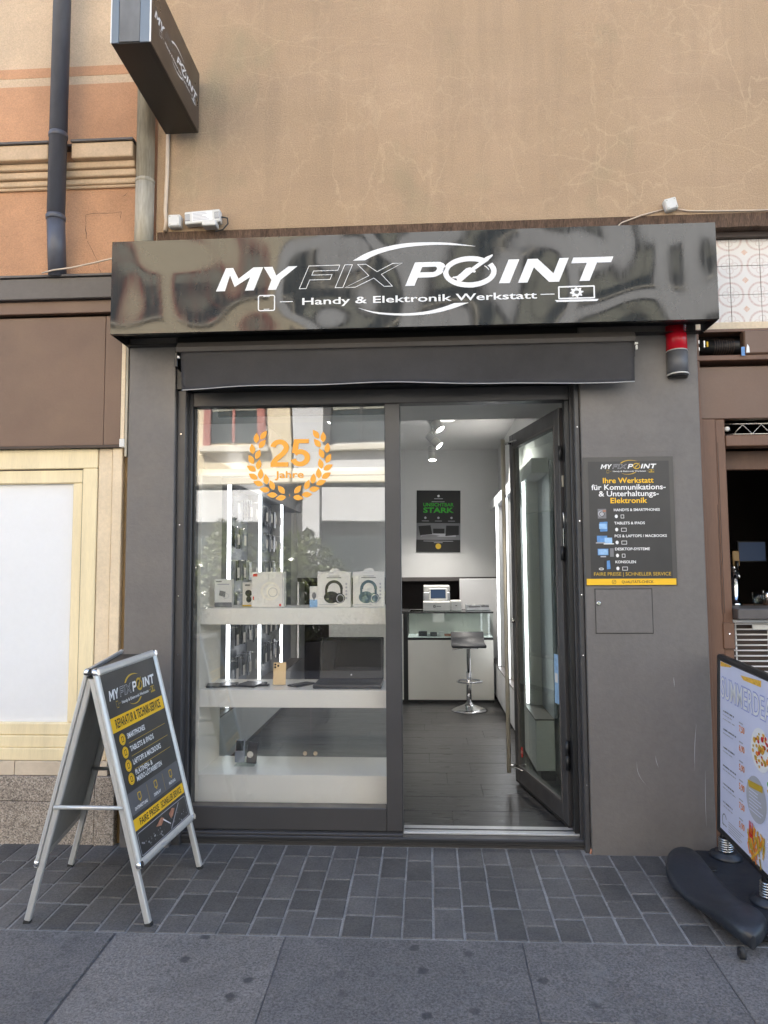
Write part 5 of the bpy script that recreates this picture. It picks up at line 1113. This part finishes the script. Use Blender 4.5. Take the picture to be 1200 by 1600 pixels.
# track spotlights and a ceiling light
def spot(x, y, dirv, label, pw=46):
    t = thing('track_spotlight', label, 'spotlight', (x, y, CZ), 'spotlights on the ceiling track')
    d = Vector(dirv).normalized(); c = Vector((0, 0, -.13)); q = d.to_track_quat('Z', 'Y').to_matrix().to_4x4(); mt = Matrix.Translation(c) @ q
    boxes('track_adapter', [((-.016, .016), (-.05, .05), (-.03, -.0006))], 'white_plastic', t, .003, I4); tube('stem', [(0, 0, -.03), (0, 0, -.09)], .008, 'white_plastic', t, 8, I4)
    lathe('lamp_head', [(.034, -.09), (.042, -.085), (.042, .05), (.046, .055), (.046, .07), (.040, .072)], (0, 0, 0), 'white_plastic', t, 22, mt)
    bm = bmesh.new()
    for k in range(4): bm_tube(bm, [(0, 0, -.075+k*.018), (0, 0, -.069+k*.018)], .0435, 18)
    link('cooling_fins', mesh(bm), 'cabinet_grey', t, mt); lathe('lamp_glass', [(.038, .0722), (.036, .0735)], (0, 0, 0), 'lamp_face', t, 20, mt)
    L = bpy.data.lights.new('spot', 'SPOT'); L.energy = pw; L.spot_size = R_(95); L.spot_blend = .7; L.shadow_soft_size = .04; L.color = (1, .95, .88)
    lo = bpy.data.objects.new('lamp_light', L); COL.objects.link(lo); lo.parent = t; lo.matrix_local = mt @ Matrix.Translation((0, 0, .085)) @ Matrix.Rotation(math.pi, 4, 'X')
spot(.085, 2.48, (.5, -.2, -.75), 'white track spotlight nearest the door, tilted right'); spot(.085, 3.35, (.55, -.15, -.6), 'middle white track spotlight on the ceiling, tilted right'); spot(.07, 4.15, (.0, -.15, -1), 'rear white track spotlight pointing straight down')
spot(-.75, 2.0, (-.5, 0, -.8), 'white track spotlight over the left wall unit', 9)
tk = tag(box('ceiling_track', (.062, .098), (.9, 4.4), (CZ-.0182, CZ-.0004), 'white_plastic', None, .002), 'white ceiling track that carries the spotlights', 'track')
dl = thing('ceiling_light', 'round recessed ceiling light ring near the first spotlight', 'lamp', (.20, 2.95, CZ)); lathe('ring', [(.085, -.0005), (.085, -.008), (.07, -.012)], (0, 0, 0), 'white_plastic', dl, 28, I4); lathe('diffuser', [(.066, -.0125), (.062, -.014)], (0, 0, 0), 'ring_face', dl, 24, I4)

# ================================================================== things inside the bar
bc = thing('bar_counter', 'dark bar counter seen through the right hand window', 'bar', (2.2, .75, .02)); box('top', (1.51, 3.3), (.45, 1.1), (1.10, 1.148), 'brown_frame', bc, .004); box('front', (1.51, 3.3), (.5, .55), (.021, 1.0995), 'brown_dark', bc, 0)
tw = thing('beer_tower', 'brass and chrome beer tap tower on the bar', 'tap', (1.838, .8, 1.1485)); lathe('column', [(.04, .0004), (.038, .02), (.024, .03), (.024, .21), (.032, .22), (.03, .25)], (0, 0, 0), 'chrome', tw, 20, I4); tube('spout', [(0, 0, .2), (0, -.05, .2), (0, -.07, .17)], .007, 'steel', tw, 8, I4); tube('tap_handle', [(0, -.045, .205), (0, -.05, .27)], [.006, .011], 'black_plastic', tw, 8, I4); box('badge', (-.02, .02), (-.036, -.03), (.24, .33), 'gold_brown', tw, .004, I4)
tvx = thing('wall_screen', 'small dim blue screen on the wall inside the bar', 'screen', (2.29, 1.6, 1.49)); box('bezel', (-.1, .1), (-.01, .02), (-.075, .075), 'black_plastic', tvx, .003, I4); box('display', (-.09, .09), (-.0115, -.0105), (-.065, .065), 'tv_screen', tvx, 0, I4); box('wall_arm', (-.02, .02), (.0205, 1.3995), (-.02, .02), 'black_metal', tvx, 0, I4)
for x, y, h, m, lab in ((1.925, .70, .085, 'case_glass', 'small clear tumbler beside the beer tower'), (1.99, .72, .1, 'chrome', 'steel cup right of the clear tumbler on the bar'), (2.07, .74, .12, 'case_glass', 'taller clear glass at the right on the bar')):
    tag(lathe('drinking_glass', [(.024, 0), (.03, h*.5), (.033, h), (.029, h), (.026, h*.5), (.02, .008)], (x, y, 1.1486), m, None, 18), lab, 'glass')
lb = thing('pendant_lamp', 'glowing round lamp inside the dark bar', 'lamp', (2.30, 1.5, 2.10)); 
bm = bmesh.new(); bmesh.ops.create_uvsphere(bm, u_segments=16, v_segments=10, radius=.026); link('bulb', mesh(bm, True), 'bulb', lb, I4); tube('cord', [(0, 0, .03), (0, 0, .508)], .006, 'black_plastic', lb, 8, I4); lathe('socket', [(.02, .03), (.025, .05), (.015, .08)], (0, 0, 0), 'black_plastic', lb, 14, I4)

# ================================================================== other side of the street (seen mirrored in glass and sign)
OY = -10.6; GZ = -4*SL-.012
def opp(name, x0, x1, m, label, ht, wins, trim, win_m):
    t = thing(name, label, 'building', ((x0+x1)/2, OY, GZ))
    box('facade', (x0, x1), (OY-.5, OY), (3.35, ht), m, t, 0); box('body', (x0, x1), (OY-6, OY-.5005), (GZ, ht), m, t, 0)
    box('string_course', (x0, x1), (OY-.1, OY+.14), (3.1, 3.348), 'opp_trim', t, .02); box('eaves', (x0, x1), (OY-.4, OY+.5), (ht+.001, ht+.3), 'opp_trim', t, .02)
    box('shop_back', (x0, x1), (OY-.495, OY-.4), (GZ, 3.098), 'opp_dark', t, 0)
    x = x0+.2
    while x < x1-.5:
        box('pier', (x, x+.35), (OY-.39, OY+.02), (GZ, 3.0995), m, t, .01); box('shop_window', (x+.36, min(x+2.6, x1)), (OY-.22, OY-.2), (GZ+.4, 2.3), 'opp_glass', t, 0); box('sign_board', (x+.4, min(x+2.55, x1)), (OY-.2, OY+.06), (2.35, 3.0), 'white_paint' if random.random() < .6 else 'opp_grey', t, .01); x += 2.65
    for (cx, z0, z1, w_) in wins:
        f = box('window', (cx-w_/2, cx+w_/2), (OY+.001, OY+.03), (z0, z1), 'opp_glass', t, 0)
        boxes('frame', [((cx-w_/2-.14, cx-w_/2+.02), (OY+.0015, OY+.10), (z0-.08, z1+.12)), ((cx+w_/2-.02, cx+w_/2+.14), (OY+.0015, OY+.10), (z0-.08, z1+.12)), ((cx-w_/2+.021, cx+w_/2-.021), (OY+.0015, OY+.10), (z1-.02, z1+.12)), ((cx-.03, cx+.03), (OY+.031, OY+.07), (z0, z1-.021))], trim, f, .01)
        box('sill', (cx-w_/2-.2, cx+w_/2+.2), (OY+.0015, OY+.18), (z0-.2, z0-.081), 'opp_trim', f, .01); box('blind', (cx-w_/2+.03, cx+w_/2-.03), (OY+.0302, OY+.045), (z0+(z1-z0)*.45, z1-.03), win_m, f, 0)
    return t
random.seed(2)
opp('cream_town_house', -14, -2.75, 'opp_cream', 'sunlit cream town house with red framed windows across the street', 10.5, [(x, z, z+1.45, 1.0) for z in (3.95, 6.7) for x in (-12.6, -10.4, -8.2, -6.0, -3.9)], 'opp_pink', 'opp_blind')
opp('grey_town_house', -2.7, 13, 'opp_grey', 'sunlit pale grey town house with dark framed windows across the street', 10.5, [(x, z, z+1.5, 1.25) for z in (3.95, 6.75) for x in (-1.3, 1.2, 3.7, 6.2, 8.7, 11.2)], 'opp_dark', 'opp_blind')
def shrub(x, y, r, h, label, n, seed):
    random.seed(seed); t = thing('planted_shrub', label, 'shrub', (x, y, GZ))
    bm = bmesh.new()
    for k in range(6):
        a = random.uniform(0, 6.28); bm_tube(bm, [(0, 0, .35), (.15*math.cos(a), .15*math.sin(a), .35+h*.3), (r*.5*math.cos(a), r*.5*math.sin(a), .35+h*.65)], [.025, .018, .006], 6)
    link('stems', mesh(bm), 'bark', t, I4); V = []; F = []
    for i in range(n):
        a = random.uniform(0, 6.28); u = random.random()**.45; zz = random.random(); rad = r*math.sin(math.pi*min(.97, .15+.8*zz))**.6*u*(1+.25*math.sin(3*a+seed)); c = Vector((rad*math.cos(a), rad*math.sin(a), .42+h*zz*(.85+.15*math.sin(2*a))))
        d = Vector((random.gauss(0, 1), random.gauss(0, 1), random.gauss(.3, .8))).normalized(); s = d.orthogonal().normalized(); s.rotate(Matrix.Rotation(random.uniform(0, 6.28), 3, d)); l_ = random.uniform(.06, .13); w_ = l_*.28; b = len(V)
        V += [c-d*l_/2, c+s*w_, c+d*l_/2, c-s*w_]; F.append((b, b+1, b+2, b+3))
    me = bpy.data.meshes.new('m'); me.from_pydata(V, [], F); link('foliage', me, 'leaf', t, I4)
    prism('planter', [(-r*.75, .0), (r*.75, .0), (r*.85, .45), (-r*.85, .45)], -r*.6, r*.6, 'opp_dark', t, 'Y', .01, I4)
shrub(-3.35, -8.1, .8, 2.05, 'leafy planted shrub at the left across the street, mirrored in the window', 5200, 1)
shrub(-2.05, -8.0, .75, 1.85, 'dense planted shrub in a dark tub across the street, mirrored in the window', 5200, 2)
shrub(-1.1, -8.3, .6, 1.05, 'lower planted shrub across the street nearest the door axis', 3200, 3)
shrub(3.6, -8.2, .9, 1.6, 'planted shrub standing alone at the right across the street', 3600, 5)
